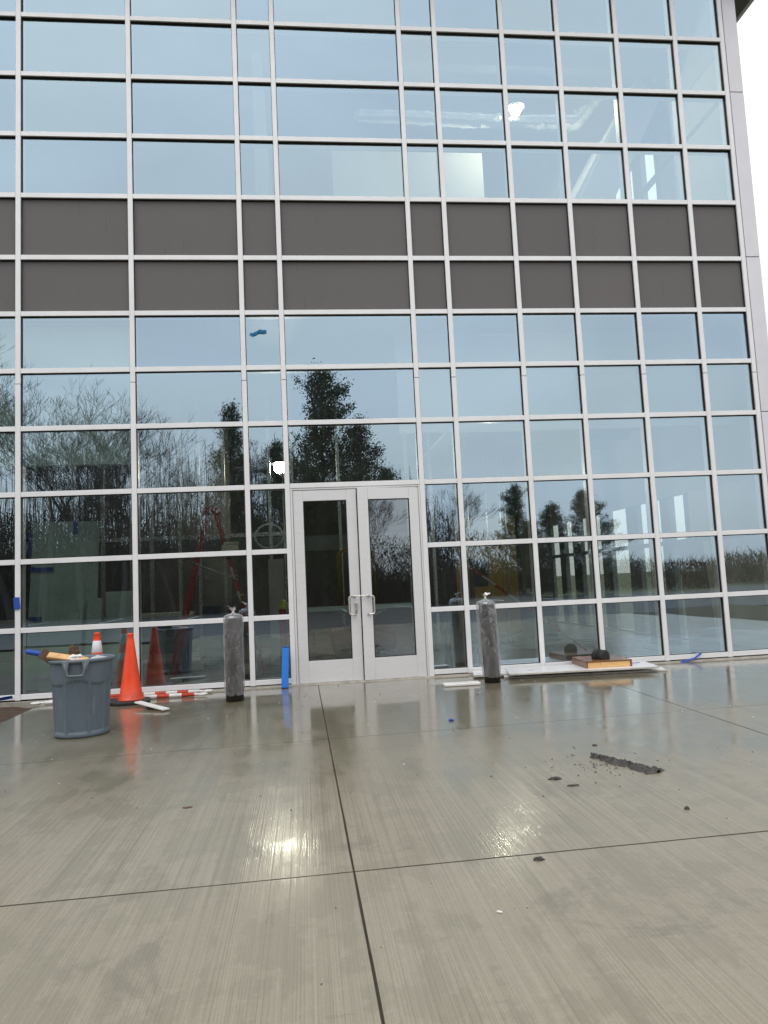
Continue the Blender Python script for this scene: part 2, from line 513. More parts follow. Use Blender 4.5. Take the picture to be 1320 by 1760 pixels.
def tube(bm, pts, rad, n=8, cap=True, mi=0, closed=False):
    """round bar through points; rad a number or a list"""
    pts = [Vector(p) for p in pts]
    k = len(pts)
    rad = rad if isinstance(rad, (list, tuple)) else [rad] * k
    rings = []
    prev = None
    for i in range(k):
        if closed:
            t = (pts[(i + 1) % k] - pts[i - 1]).normalized()
        else:
            t = (pts[min(i + 1, k - 1)] - pts[max(i - 1, 0)]).normalized()
        if prev is None:
            a = Vector((0, 0, 1)) if abs(t.z) < 0.9 else Vector((1, 0, 0))
            u = t.cross(a).normalized()
        else:
            u = (prev - t * prev.dot(t)).normalized()
        prev = u
        w_ = t.cross(u)
        rings.append([bm.verts.new(pts[i] + (u * math.cos(6.28318 * j / n) + w_ * math.sin(6.28318 * j / n)) * rad[i]) for j in range(n)])
    for i in range(k if closed else k - 1):
        a, b_ = rings[i], rings[(i + 1) % k]
        for j in range(n):
            f = bm.faces.new((a[j], a[(j + 1) % n], b_[(j + 1) % n], b_[j]))
            f.smooth = True
            f.material_index = mi
    if cap and not closed:
        for q in (rings[0][::-1], rings[-1]):
            f = bm.faces.new(q)
            f.material_index = mi
    return rings

def lathe(bm, prof, cx, cy, n=32, mi=0, cap_bottom=True, cap_top=True, fn=None):
    rings = []
    for (r, z) in prof:
        ring = []
        for j in range(n):
            a = 2 * math.pi * j / n
            rr = r + (fn(a, z, r) if fn else 0.0)
            ring.append(bm.verts.new((cx + rr * math.cos(a), cy + rr * math.sin(a), z)))
        rings.append(ring)
    for i in range(len(rings) - 1):
        for j in range(n):
            f = bm.faces.new((rings[i][j], rings[i][(j + 1) % n], rings[i + 1][(j + 1) % n], rings[i + 1][j]))
            f.smooth = True
            f.material_index = mi
    if cap_bottom: bm.faces.new(rings[0][::-1]).material_index = mi
    if cap_top: bm.faces.new(rings[-1]).material_index = mi
    return rings

def sheet(name, quad, thick, mat, parent=None, nrm=None):
    """flat board from four corners, thickened away from nrm"""
    q = [Vector(p) for p in quad]
    n = (q[1] - q[0]).cross(q[3] - q[0]).normalized() if nrm is None else Vector(nrm)
    bm = bmesh.new()
    a = [bm.verts.new(p) for p in q]
    c = [bm.verts.new(p - n * thick) for p in q]
    bm.faces.new(a)
    bm.faces.new(c[::-1])
    for i in range(4):
        bm.faces.new((a[i], c[i], c[(i + 1) % 4], a[(i + 1) % 4]))
    bmesh.ops.recalc_face_normals(bm, faces=bm.faces)
    return new_obj(name, bm, mat, parent)

# ================================================================== GROUND
def ground_sheet(name, x0, x1, y0, y1, z, mat, nx=2, ny=2):
    bm = bmesh.new()
    g = [[bm.verts.new((x0 + (x1 - x0) * i / nx, y0 + (y1 - y0) * j / ny, z)) for i in range(nx + 1)] for j in range(ny + 1)]
    for j in range(ny):
        for i in range(nx):
            bm.faces.new((g[j][i], g[j][i + 1], g[j + 1][i + 1], g[j + 1][i]))
    return tag(new_obj(name, bm, mat), kind='structure')

ground_sheet('ground', -700, 700, -700, 700, -0.16, 'grass')
bm = bmesh.new()                                     # dark rise added behind the wood to close bright sky gaps
gg = []
for j in range(9):
    y = -38 - j * 5.0
    row = []
    for i in range(81):
        x = -120 + i * 3.0
        top = 7.0 if x < 6 else 7.0 - (x - 6) * .42 if x < 20 else 1.1
        t = min(1.0, j / 6.0)
        row.append(bm.verts.new((x, y, -0.2 + top * t * t * (3 - 2 * t) * (1 + .16 * noise.noise(Vector((x * .07, j * .4, 0)))))))
    gg.append(row)
for j in range(8):
    for i in range(80):
        bm.faces.new((gg[j][i], gg[j][i + 1], gg[j + 1][i + 1], gg[j + 1][i]))
tag(new_obj('backing_rise', bm, 'litter', smooth=True), kind='structure')
ground_sheet('parking_lot', -60, 60, -24.8, -2.55, -0.10, 'asphalt')

# slabs of the apron between tooled joints
def jx(k, y):                                        # the joints running towards the wall
    if k == 0: return 0.127 + (9.5 - y) * 0.0079
    if k == 1: return 3.57 - (9.5 - y) * 0.022 if y > 5.2 else 3.57 - 4.3 * 0.022 - (5.2 - y) * 0.012
    if k == -1: return -3.30 + (9.5 - y) * 0.012
    return jx(1, y) + (k - 1) * 3.4 if k > 1 else jx(-1, y) + (k + 1) * 3.4
def jy(k, x):                                        # the joints running along the wall
    base, sl = {0: (9.985, 0.0), 1: (6.43, 0.045), 2: (3.485, 0.021), 3: (0.5, 0.01), 4: (-2.5, 0.0), 5: (-5.4, 0.0)}[k]
    return base + sl * max(-4.0, min(7.0, x))
G_ = 0.0022
apron = tag(box('pavement', -3.32, 13.7, -2.6, 9.97, -0.14, -0.009, 'joint'), kind='structure')
def slab(i, j):
    def corner(ix, iy):
        y = 5.0
        for _ in range(4):
            y = jy(iy, jx(ix, y))
        return Vector((jx(ix, y), y, 0))
    a, b_, c, d = corner(i, j + 1), corner(i + 1, j + 1), corner(i + 1, j), corner(i, j)
    bm = bmesh.new()
    gy = G_ * 1.6
    g0, g1 = (gy, gy)
    if j == 1: g0 = 0.0008
    if j == 0: g1 = 0.0008
    bev = 0.0035
    q = [a + Vector((G_, g1, 0)), b_ + Vector((-G_, g1, 0)), c + Vector((-G_, -g0, 0)), d + Vector((G_, -g0, 0))]
    n = 14
    def edge(p0, p1):                                # slightly ragged tooled edge
        out = []
        for t in range(n):
            f = t / n
            p = p0.lerp(p1, f)
            if 0 < t:
                p = p + Vector((random.uniform(-.0015, .0015), random.uniform(-.0015, .0015), 0))
            out.append(p)
        return out
    loop = edge(q[0], q[1]) + edge(q[1], q[2]) + edge(q[2], q[3]) + edge(q[3], q[0])
    cen = sum(loop, Vector()) / len(loop)
    top = [bm.verts.new(p + (cen - p).normalized() * 0.0035) for p in loop]
    mid = [bm.verts.new((p.x, p.y, -0.004)) for p in loop]
    low = [bm.verts.new((p.x, p.y, -0.012)) for p in loop]
    bm.faces.new(top)
    k = len(loop)
    for t in range(k):
        bm.faces.new((mid[t], mid[(t + 1) % k], top[(t + 1) % k], top[t])).material_index = 1
        bm.faces.new((low[t], low[(t + 1) % k], mid[(t + 1) % k], mid[t])).material_index = 1
    bmesh.ops.recalc_face_normals(bm, faces=bm.faces)
    return new_obj('concrete_slab', bm, ['conc' if (i + j) % 2 else 'conc2', 'joint'], apron)
for i in range(-1, 3):
    for j in range(0, 4):
        slab(i, j)

# grout strip and curb against the wall
bm = bmesh.new()
nn = 240
rows = []
for t in range(nn + 1):
    x = -3.3 + 10.5 * t / nn
    k = noise.noise(Vector((x * 3.1, 0.3, 0))) * 0.012 + noise.noise(Vector((x * 14, 2.3, 0))) * 0.006
    rows.append([bm.verts.new((x, 9.945 + k, 0.0)), bm.verts.new((x, 9.965 + k * .6, 0.017 + k * .25)), bm.verts.new((x, 10.10, 0.018))])
for t in range(nn):
    for s in range(2):
        bm.faces.new((rows[t][s], rows[t + 1][s], rows[t + 1][s + 1], rows[t][s + 1]))
tag(new_obj('pavement_edge', bm, 'curb', smooth=True), kind='structure')
tag(box('foundation_wall', -12.0, -3.315, 9.93, 10.12, -0.16, 0.012, 'curb'), kind='structure')

# wet soil beside the slab edge
bm = bmesh.new()
nx_, ny_ = 40, 60
g = []
for j in range(ny_ + 1):
    row = []
    for i in range(nx_ + 1):
        x = -8.0 + 4.675 * i / nx_
        y = 6.0 + 3.93 * j / ny_
        h = -0.045 + 0.075 * noise.noise(Vector((x * 1.7, y * 1.7, 1))) + 0.03 * noise.noise(Vector((x * 7, y * 7, 2))) + 0.05 * math.exp(-((x + 3.75) ** 2 + (y - 9.0) ** 2) / 0.15)
        row.append(bm.verts.new((x, y, max(-0.13, h))))
    g.append(row)
for j in range(ny_):
    for i in range(nx_):
        bm.faces.new((g[j][i], g[j][i + 1], g[j + 1][i + 1], g[j + 1][i]))
tag(new_obj('soil', bm, 'soil', smooth=True), kind='structure')

# ================================================================== BUILDING
MX = [-5.17, -3.689, -2.211, -0.729, -0.191, 1.664, 2.196, 3.221, 4.087, 5.018, 5.962, 6.736]
TZ = [10.317, 9.435, 8.553, 7.671, 6.785, 5.902, 5.112, 4.327, 3.544, 2.669, 1.788, 0.906, 0.066]
CW = 0.033                                           # half width of a cap
bld = thing('office_building', (0.8, 10.0, 0.0), 'glass fronted office building with a silver gridded curtain wall above wet concrete', 'building')
SPL = (4.149, 9.0)

def mullion(x, z0, z1):
    off = random.uniform(-0.0012, 0.0012)
    m = box('mullion', x - CW + off, x + CW + off, 10.0, 10.026, z0, z1, 'alu', bld, 0.0025)
    box('gasket', x - CW - 0.006, x + CW + 0.006, 10.027, 10.068, z0, z1, 'gasket', m)
    box('back_section', x - CW + 0.002, x + CW - 0.002, 10.072, 10.20, z0, z1, 'alu', m)
    return m
for x in MX:
    lo = 0.014 if x in (-0.191, 1.664) else 0.026
    mullion(x, lo, SPL[0] - 0.004)
    mullion(x, SPL[0] + 0.004, 10.36)
for r, z in enumerate(TZ):
    for i in range(len(MX) - 1):
        if i == 4 and r >= 10:                       # the door opening
            continue
        x0, x1 = MX[i] + CW + 0.0015, MX[i + 1] - CW - 0.0015
        dz = random.uniform(-0.001, 0.001)
        t = box('transom', x0, x1, 10.002, 10.026, z - CW + dz, z + CW + dz, 'alu', bld, 0.0025)
        box('gasket', x0 + 0.008, x1 - 0.008, 10.0275, 10.067, z - CW - 0.008, z + CW + 0.005, 'gasket', t)
        if r not in (5,):
            box('back_section', x0, x1, 10.074, 10.19, z - CW + 0.002, z + CW - 0.002, 'alu', t)
# panes: a 24 mm unit, coated outside, with clear edges; each sits a hair out of true
def pane(name, x0, x1, z0, z1, mat, yf=10.05, parent=bld, tilt=0.0035):
    bm = bmesh.new()
    a, c = random.uniform(-tilt, tilt), random.uniform(-tilt, tilt)
    cx, cz = (x0 + x1) / 2, (z0 + z1) / 2
    vs = []
    for y in (yf, yf + 0.02):
        for (x, z) in ((x0, z0), (x1, z0), (x1, z1), (x0, z1)):
            vs.append(bm.verts.new((x, y + (x - cx) * a + (z - cz) * c, z)))
    for q, mi in (((0, 1, 2, 3), 0), ((7, 6, 5, 4), 1), ((0, 4, 5, 1), 1), ((1, 5, 6, 2), 1), ((2, 6, 7, 3), 1), ((3, 7, 4, 0), 1)):
        bm.faces.new([vs[k] for k in q]).material_index = mi
    bmesh.ops.recalc_face_normals(bm, faces=bm.faces)
    return new_obj(name, bm, [mat, 'clear' if mat != 'spandrel' else 'spandrel'], parent)
for r in range(len(TZ) - 1):
    for i in range(len(MX) - 1):
        if i == 4 and r >= 9:
            continue
        x0, x1, z1, z0 = MX[i] + 0.025, MX[i + 1] - 0.025, TZ[r] - 0.025, TZ[r + 1] + 0.025
        if r in (4, 5):
            pane('spandrel_panel', x0, x1, z0, z1, 'spandrel')
        else:
            pane('glass_pane', x0, x1, z0, z1, 'glass')

# ---- double door
fr = bmesh.new()
bx(fr, MX[4] + CW + 0.002, -0.127, 10.006, 10.16, 0.012, 2.634, 0, 0.002)
bx(fr, 1.606, MX[5] - CW - 0.002, 10.006, 10.16, 0.012, 2.634, 0, 0.002)
bx(fr, -0.1265, 1.6055, 10.010, 10.16, 2.609, 2.634, 0, 0.002)
new_obj('door_frame', fr, 'door_alu', bld)
box('threshold', -0.12, 1.60, 9.985, 10.14, 0.001, 0.012, 'steel', bld)

def leaf(x0, x1, gx0, gx1, gz0, gz1, hinge_x, ang, side):
    z0, z1, y0, y1 = 0.018, 2.603, 10.016, 10.062
    X = Matrix.Translation((hinge_x, y0, 0)) @ Matrix.Rotation(ang, 4, 'Z') @ Matrix.Translation((-hinge_x, -y0, 0))
    bm = bmesh.new()
    bx(bm, x0, gx0, y0, y1, z0, z1, 0, 0.002, X)
    bx(bm, gx1, x1, y0, y1, z0, z1, 0, 0.002, X)
    bx(bm, gx0 + .0008, gx1 - .0008, y0 + .0008, y1, gz1, z1 - .0008, 0, 0.002, X)
    bx(bm, gx0 + .0008, gx1 - .0008, y0 + .0008, y1, z0 + .0008, gz0, 0, 0.002, X)
    d = new_obj('door', bm, 'door_alu', bld)
    d['kind_note'] = 'leaf'
    del d['kind_note']
    gb = bmesh.new()
    for (a0, a1, c0, c1) in ((gx0, gx0 + .012, gz0, gz1), (gx1 - .012, gx1, gz0, gz1), (gx0 + .0125, gx1 - .0125, gz1 - .012, gz1), (gx0 + .0125, gx1 - .0125, gz0, gz0 + .012)):
        bx(gb, a0, a1, y0 + .006, y1 - .004, c0, c1, 0, 0, X)
    new_obj('glazing_bead', gb, 'gasket', d)
    bm = bmesh.new()
    vs = [bm.verts.new(X @ Vector((x, y, z))) for y in (y0 + .020, y0 + .030) for (x, z) in ((gx0, gz0), (gx1, gz0), (gx1, gz1), (gx0, gz1))]
    for q, mi in (((0, 1, 2, 3), 0), ((7, 6, 5, 4), 1)):
        bm.faces.new([vs[k] for k in q]).material_index = mi
    new_obj('door_pane', bm, ['door_glass', 'clear'], d)
    # panic bar on the inside
    bm = bmesh.new()
    bx(bm, gx0 - .07, gx1 + .07, y1 + .002, y1 + .060, 0.950, 1.015, 0, 0.006, X)
    new_obj('panic_bar', bm, 'panic', d)
    # pull handle
    hx = (gx1 + x1) / 2 if side < 0 else (gx0 + x0) / 2
    hx += 0.012 * side
    ex = hx + side * 0.075
    top, bot, yo = 1.135, 0.893, y0 - 0.055
    pts = [(hx, y0 + .004, top), (hx, yo + .012, top), (hx + side * .012, yo, top)]
    pts += [(ex - side * .030, yo, top)]
    for k in range(1, 6):
        a = math.pi / 2 * k / 5
        pts.append((ex - side * .030 + side * .030 * math.sin(a), yo, top - .030 + .030 * math.cos(a)))
    for k in range(0, 6):
        a = math.pi / 2 * k / 5
        pts.append((ex - side * .030 + side * .030 * math.cos(a), yo, bot + .030 - .030 * math.sin(a)))
    pts += [(hx + side * .012, yo, bot), (hx, yo + .012, bot), (hx, y0 + .004, bot)]
    bm = bmesh.new()
    tube(bm, [X @ Vector(p) for p in pts], 0.0105, 10)
    new_obj('pull_handle', bm, 'handle', d)
    bm = bmesh.new()
    for zz in (top, bot):
        pa, pb = X @ Vector((hx, y0 - .001, zz)), X @ Vector((hx, y0 - .006, zz))
        tube(bm, [pa, pb], 0.017, 12)
    new_obj('handle_rose', bm, 'handle', d)
    return d, X
M['panic'] = plain('panic_bar_metal', (0.50, 0.56, 0.53), 0.4, 0.3, 0.05)
M['handle'] = plain('brushed_steel_handle', (0.66, 0.64, 0.60), 0.28, 0.75, 0.05)
dl, XL = leaf(-0.120, 0.738, 0.012, 0.602, 0.307, 2.457, -0.120, 0.0, -1)
dr, XR = leaf(0.752, 1.600, 0.893, 1.470, 0.307, 2.449, 1.600, R(4.2), 1)
# lock body and cable between the pulls
bm = bmesh.new()
bx(bm, 0.655, 0.693, 9.998, 10.0155, 0.915, 1.055, 0, 0.008)
lk = new_obj('lock_plate', bm, 'handle', dl)
bm = bmesh.new()
tube(bm, [(0.674, 10.0, 1.03), (0.674, 9.985, 1.03)], 0.014, 12)
new_obj('lock_cylinder', bm, 'handle', dl)
hl, hr = Vector((0.60, 9.957, 1.128)), XR @ Vector((0.86, 9.955, 1.128))
bm = bmesh.new()
tube(bm, [hl + (hr - hl) * t + Vector((0, -0.014, 0.018 - 0.006 * math.sin(3.14 * t))) for t in [k / 8 for k in range(9)]], 0.0065, 8)
for p in (hl, hr):
    ring = [p + Vector((0.0, 0.020 * math.cos(a) - .002, 0.020 * math.sin(a) + .004)) for a in [6.283 * k / 12 for k in range(12)]]
    tube(bm, ring, 0.005, 6, closed=True)
new_o = new_obj('security_cable', bm, 'handle')
tag(new_o, 'thin steel cable looped across the two door pulls', 'cable')

# ---- corner column cladding
zs = [0.02, 1.19, 3.555, 5.932, 8.577, 10.36]
for k in range(5):
    bm = bmesh.new()
    bx(bm, 6.786, 7.005, 10.006, 10.12, zs[k] + 0.005, zs[k + 1] - 0.005, 0, 0.004)
    new_obj('corner_panel', bm, 'panel', bld)
box('corner_backing', 6.772, 6.992, 10.03, 10.118, 0.02, 10.36, 'gasket', bld)
# ---- shell
box('roof', -12.0, 7.85, 9.2, 22.3, 11.05, 11.35, 'soffit', bld)
box('roof_soffit', 7.006, 7.66, 9.55, 22.2, 10.6, 10.66, 'soffit', bld)
box('fascia', 7.6605, 7.72, 9.5, 22.2, 10.58, 11.05, 'panel', bld)
box('parapet', -12.0, 7.006, 10.0, 10.15, 10.365, 11.05, 'panel', bld)
box('floor_slab', -12.0, 6.9, 10.215, 22.0, -0.14, 0.004, 'slab_in', bld)
box('floor_slab', -12.0, 6.9, 10.215, 22.0, 5.55, 6.55, 'deck', bld)
box('ceiling', -12.0, 6.9, 10.215, 22.0, 10.7, 10.9, 'deck', bld)
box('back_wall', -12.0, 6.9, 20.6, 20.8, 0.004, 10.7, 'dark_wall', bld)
box('end_wall', -12.2, -12.0, 10.0, 22.0, -0.14, 11.05, 'panel', bld)
# white-blue wall off to the left beyond the last mullion shown
for k in range(6):
    box('facade_panel', -12.0 + k * 1.133, -12.0 + k * 1.133 + 1.12, 10.03, 10.15, 0.03, 10.36, 'panel', bld)

# ---- glazed side wall (x = 6.95)
SXO, SXI = 6.99, 6.88
panes_y = [(10.35, 12.50), (12.63, 13.16), (13.53, 13.82), (14.10, 14.54), (15.05, 15.95), (16.46, 16.92), (17.20, 17.76), (18.3, 18.9), (19.3, 20.0)]
edges = [10.125] + [e for p in panes_y for e in p] + [22.0]
for (z0, z1, zt) in ((0.05, 2.66, 1.80), (6.85, 9.5, 8.75)):
    for k in range(0, len(edges), 2):
        if edges[k + 1] - edges[k] > 0.02:
            box('side_column', SXI, SXO, edges[k], edges[k + 1], z0, z1, 'steel', bld)
    box('side_panel', SXI + .02, SXO - .05, panes_y[0][0] + .001, panes_y[0][1] - .001, z0 + .001, z1 - .001, 'pale_board', bld)
    for (a, b_) in panes_y:
        box('side_transom', SXI + .01, SXO - .01, a + .001, b_ - .001, zt - .04, zt + .04, 'steel', bld)
        for (u, v_) in ((z0, zt - .041), (zt + .041, z1)):
            bm = bmesh.new()
            f6 = bx(bm, SXO - .035, SXO - .027, a + .001, b_ - .001, u, v_)
            for q_ in range(6):
                f6[q_].material_index = 0 if q_ == 3 else 1
            new_obj('side_pane', bm, ['side_glass', 'clear'], bld)
for (z0, z1) in ((-0.14, 0.048), (2.662, 6.848), (9.502, 11.05)):
    box('side_spandrel', SXI, SXO, 10.125, 22.0, z0, z1, 'drywall', bld)
# deck joists over the right-hand bays
for k in range(9):
    y = 11.6 + k * 1.0
    box('joist', 3.2, 6.87, y, y + 0.06, 4.05, 4.22, 'deck', bld)
for k in range(5):
    x = 3.5 + k * 0.8
    box('joist_bridging', x, x + 0.05, 11.0, 20.0, 4.23, 4.29, 'deck', bld)
box('ceiling', 3.0, 6.87, 11.0, 20.5, 4.30, 4.36, 'pale_board', bld)
box('bulkhead', 1.5, 6.87, 10.75, 10.85, 3.52, 5.05, 'pale_board', bld)
box('bulkhead', -6.6, -2.28, 10.34, 10.44, 3.10, 5.05, 'bulk', bld)
# metal studs of the unfinished partition
for k, x in enumerate([-6.6, -6.2, -5.6, -5.1, -4.55, -4.1, -3.6, -3.1, -2.75, -2.25, -1.9, -1.45, -1.05, -0.62, -0.2, 0.66, 1.95, 2.4]):
    bm = bmesh.new()
    y = 13.6
    bx(bm, x, x + .055, y, y + .004, 0.004, 5.2)
    bx(bm, x, x + .004, y + .004, y + .09, 0.004, 5.2)
    bx(bm, x + .051, x + .055, y + .004, y + .09, 0.004, 5.2)
    new_obj('metal_stud', bm, 'stud', bld)
box('stud_rail', -6.6, 2.45, 13.596, 13.70, 2.35, 2.42, 'dark_rail', bld) if 'dark_rail' in M else box('stud_rail', -6.6, 0.02, 13.586, 13.596, 2.25, 2.32, 'stud', bld)
# yellow sheathed partition further in, with its window hole, and a run of conduits
bm = bmesh.new()
yy0, yy1 = 17.0, 17.1
bx(bm, 3.55, 3.86, yy0, yy1, 0.004, 2.75)
bx(bm, 4.30, 5.0, yy0, yy1, 0.004, 2.75)
bx(bm, 3.8605, 4.2995, yy0, yy1, 0.004, 1.1)
bx(bm, 3.8605, 4.2995, yy0, yy1, 1.75, 2.75)
new_obj('sheathed_partition', bm, 'yellow_wall', bld)
for k, x in enumerate((3.05, 3.14, 3.25, 3.62, 3.9, 4.0)):
    bm = bmesh.new()
    tube(bm, [(x, 14.2, 0.004), (x, 14.2, 4.3)], 0.016, 8)
    new_obj('conduit', bm, 'stud', bld)
box('column', -0.62, -0.36, 12.9, 13.15, 0.004, 1.80, 'drywall', bld)
box('column', 4.75, 5.25, 15.2, 15.8, 0.004, 4.04, 'dark_wall', bld)
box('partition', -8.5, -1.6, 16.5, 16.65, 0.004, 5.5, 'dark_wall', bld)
box('beam', -6.6, 2.6, 14.4, 14.6, 2.0, 2.28, 'steel', bld)
box('brace', -0.95, -0.90, 11.25, 11.30, 0, 0.001, 'steel', bld) if False else None
bm = bmesh.new()
tube(bm, [(-1.20, 15.5, 4.73), (-0.20, 15.5, 3.39)], 0.045, 6)
new_obj('diagonal_brace', bm, 'gasket', bld)
# second floor interior
box('partition', 0.784, 3.646, 13.0, 13.12, 6.55, 9.36, 'pale_board', bld)
box('partition', -0.55, -0.40, 11.2, 16.0, 6.55, 9.9, 'drywall', bld)
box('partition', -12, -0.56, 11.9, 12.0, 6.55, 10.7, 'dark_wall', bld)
box('partition', 5.6, 5.75, 14.2, 20.5, 6.55, 10.7, 'drywall', bld)
sheet('stair_soffit', [(4.75, 12.0, 7.50), (6.35, 12.0, 10.25), (6.35, 13.4, 10.25), (4.75, 13.4, 7.50)], 0.12, 'pale_board', bld)
sheet('stair_stringer', [(4.70, 11.97, 7.20), (5.35, 11.97, 7.20), (6.75, 11.97, 9.85), (6.35, 11.97, 10.25)], 0.06, 'pale_board', bld, (0, -1, 0))
box('beam', -0.4, 6.87, 11.4, 11.6, 9.95, 10.3, 'dark_wall', bld)

# ================================================================== THINGS INSIDE
def lamp(loc, r, label):
    x, y, z = loc
    t = thing('work_light', (x, y, z - r), label, 'lamp')
    bm = bmesh.new()
    bmesh.ops.create_icosphere(bm, subdivisions=4, radius=r, matrix=Matrix.Translation((x, y, z)))
    new_obj('bulb', bm, 'bulb', t, True)
    bm = bmesh.new()
    lathe(bm, [(0.03, z + r * .9), (0.035, z + r + .06), (0.015, z + r + .09)], x, y, 12)
    new_obj('socket', bm, 'rubber', t)
    bm = bmesh.new()
    lathe(bm, [(r * 1.75, z + r * .55), (r * 1.4, z + r * 1.05), (.04, z + r + .085), (.03, z + r + .075), (r * 1.36, z + r * 1.01), (r * 1.71, z + r * .52), (r * 1.75, z + r * .55)], x, y, 32, 0, False, False)
    new_obj('added_shade', bm, 'rubber', t, True)  # dish added to keep the bulb's light off the ceiling
    bm = bmesh.new()
    tube(bm, [(x, y, z + r + .08), (x + .03, y, z + r + .45), (x + .02, y, z + r + .9)], 0.006, 6)
    new_obj('cord', bm, 'rubber', t)
    return t
lamp((-0.42, 15.0, 3.747), 0.13, 'glaring work light hanging behind the pane above and left of the double door')
lamp((4.03, 12.0, 9.555), 0.095, 'lit work light glaring on the upper floor beside the shiny foil duct')
lamp((3.36, 12.6, 3.022), 0.060, 'small lit lamp half hidden behind a mullion to the right of the door')

# foil duct on the upper floor
bm = bmesh.new()
def foil_tube(pts, r):
    rr = []
    pp = []
    n = 60
    for k in range(n + 1):
        f = k / n * (len(pts) - 1)
        i = min(int(f), len(pts) - 2)
        pp.append(Vector(pts[i]).lerp(Vector(pts[i + 1]), f - i))
        rr.append(r * (1 + 0.16 * noise.noise(Vector((k * .9, 3.1, 0))) + random.uniform(-.05, .05)))
    return tube(bm, pp, rr, 14)
foil_tube([(1.2, 12.7, 9.92), (3.0, 12.7, 9.88), (4.3, 12.6, 9.78), (5.3, 12.5, 9.74), (5.75, 12.4, 10.25)], 0.21)
for v in bm.verts:
    v.co += Vector([noise.noise(v.co * 11 + Vector((q, 0, 0))) * .035 for q in (0, 9, 18)])
tag(new_obj('flexible_duct', bm, 'foil', smooth=False), 'crumpled shiny foil duct running under the upper floor ceiling', 'duct')

# stepladder
lad = thing('step_ladder', (-1.45, 11.75, 0.004), 'tall red fibreglass stepladder standing open behind the glass left of the door', 'ladder')
tp = 2.52
def rail(x0, y0, x1, y1, nm='front_rail'):
    bm = bmesh.new()
    d = Vector((x1 - x0, y1 - y0, tp)).normalized()
    p0, p1 = Vector((x0, y0, 0.006)), Vector((x1, y1, tp))
    s = Vector((0, 1, 0)) * .035
    u = d.cross(Vector((0, 1, 0))).normalized() * .021
    vs = [bm.verts.new(p + a * s * .5 + b_ * u) for p in (p0, p1) for (a, b_) in ((-1, -1), (1, -1), (1, 1), (-1, 1))]
    for q in ((0, 1, 2, 3), (7, 6, 5, 4), (0, 4, 5, 1), (1, 5, 6, 2), (2, 6, 7, 3), (3, 7, 4, 0)):
        bm.faces.new([vs[k] for k in q])
    bmesh.ops.recalc_face_normals(bm, faces=bm.faces)
    bm.transform(Matrix.Identity(4))
    return new_obj(nm, bm, 'ladder_red', lad), p0, p1
fr1, a0, a1 = rail(-0.70, 11.50, -1.36, 11.62)
fr2, c0, c1 = rail(-0.70, 12.05, -1.36, 11.93)
rail(-2.07, 11.53, -1.50, 11.63, 'rear_rail')
rail(-2.07, 12.03, -1.50, 11.92, 'rear_rail')
for k in range(1, 8):
    f = k / 8.3
    p, q = a0.lerp(a1, f), c0.lerp(c1, f)
    bm = bmesh.new()
    bx(bm, p.x - .045, p.x + .045, p.y, q.y, p.z - .012, p.z + .012)
    new_obj('step', bm, 'stud', lad)
for f in (0.47, 0.62, 0.75):
    p = a0.lerp(a1, f)
    dv = (a1 - a0).normalized()
    bm = bmesh.new()
    tube(bm, [p - dv * .09 + Vector((0, -.019, 0)), p + dv * .09 + Vector((0, -.019, 0))], .0185, 4)
    new_obj('sticker', bm, 'sticker', lad)
box('top_cap', -1.58, -1.28, 11.57, 11.98, tp, tp + .07, 'ladder_red', lad, 0.01)
bm = bmesh.new()
tube(bm, [(-1.86, 11.56, 1.82), (-1.02, 11.55, 1.45)], .010, 6)
new_obj('spreader', bm, 'stud', lad)
bk = thing('paint_tub', (-1.13, 11.45, 1.86), 'cream plastic tub with a lid on the red stepladder', 'tub')
box('tub_body', -1.24, -1.00, 11.34, 11.56, 1.83, 1.985, 'cream', bk, 0.012)
box('lid', -1.20, -0.99, 11.33, 11.57, 1.986, 2.03, 'cream', bk, 0.012)
box('hook', -1.13, -1.10, 11.561, 11.60, 1.90, 1.93, 'cream', bk)

# board stacks leaning inside at the left
t_ = sheet('gypsum_board', [(-4.05, 11.25, 0.006), (-3.10, 11.30, 0.006), (-3.07, 11.50, 2.43), (-4.00, 11.45, 2.45)], 0.05, 'green_board', None, (0, -1, 0.06))
tag(t_, 'tall green gypsum board leaning inside the far left bay with blue tape tabs', 'board')
t_ = sheet('gypsum_board', [(-3.78, 11.02, 0.006), (-3.24, 11.04, 0.006), (-3.20, 11.16, 1.36), (-3.76, 11.14, 1.34)], 0.04, 'green_board', None, (0, -1, 0.06))
tag(t_, 'short pale green board standing in front of the tall one', 'board')
t_ = sheet('gypsum_board', [(-3.17, 11.00, 0.006), (-2.96, 11.02, 0.006), (-2.94, 11.14, 1.27), (-3.13, 11.12, 1.30)], 0.04, 'green_board', None, (0, -1, 0.06))
tag(t_, 'narrow green offcut beside the black gap in the leaning boards', 'board')
t_ = box('crate', -3.0, -2.62, 11.55, 11.9, 0.006, 1.36, 'green_board', None, 0.01)
tag(t_, 'pale green packing crate to the right of the leaning boards', 'crate')
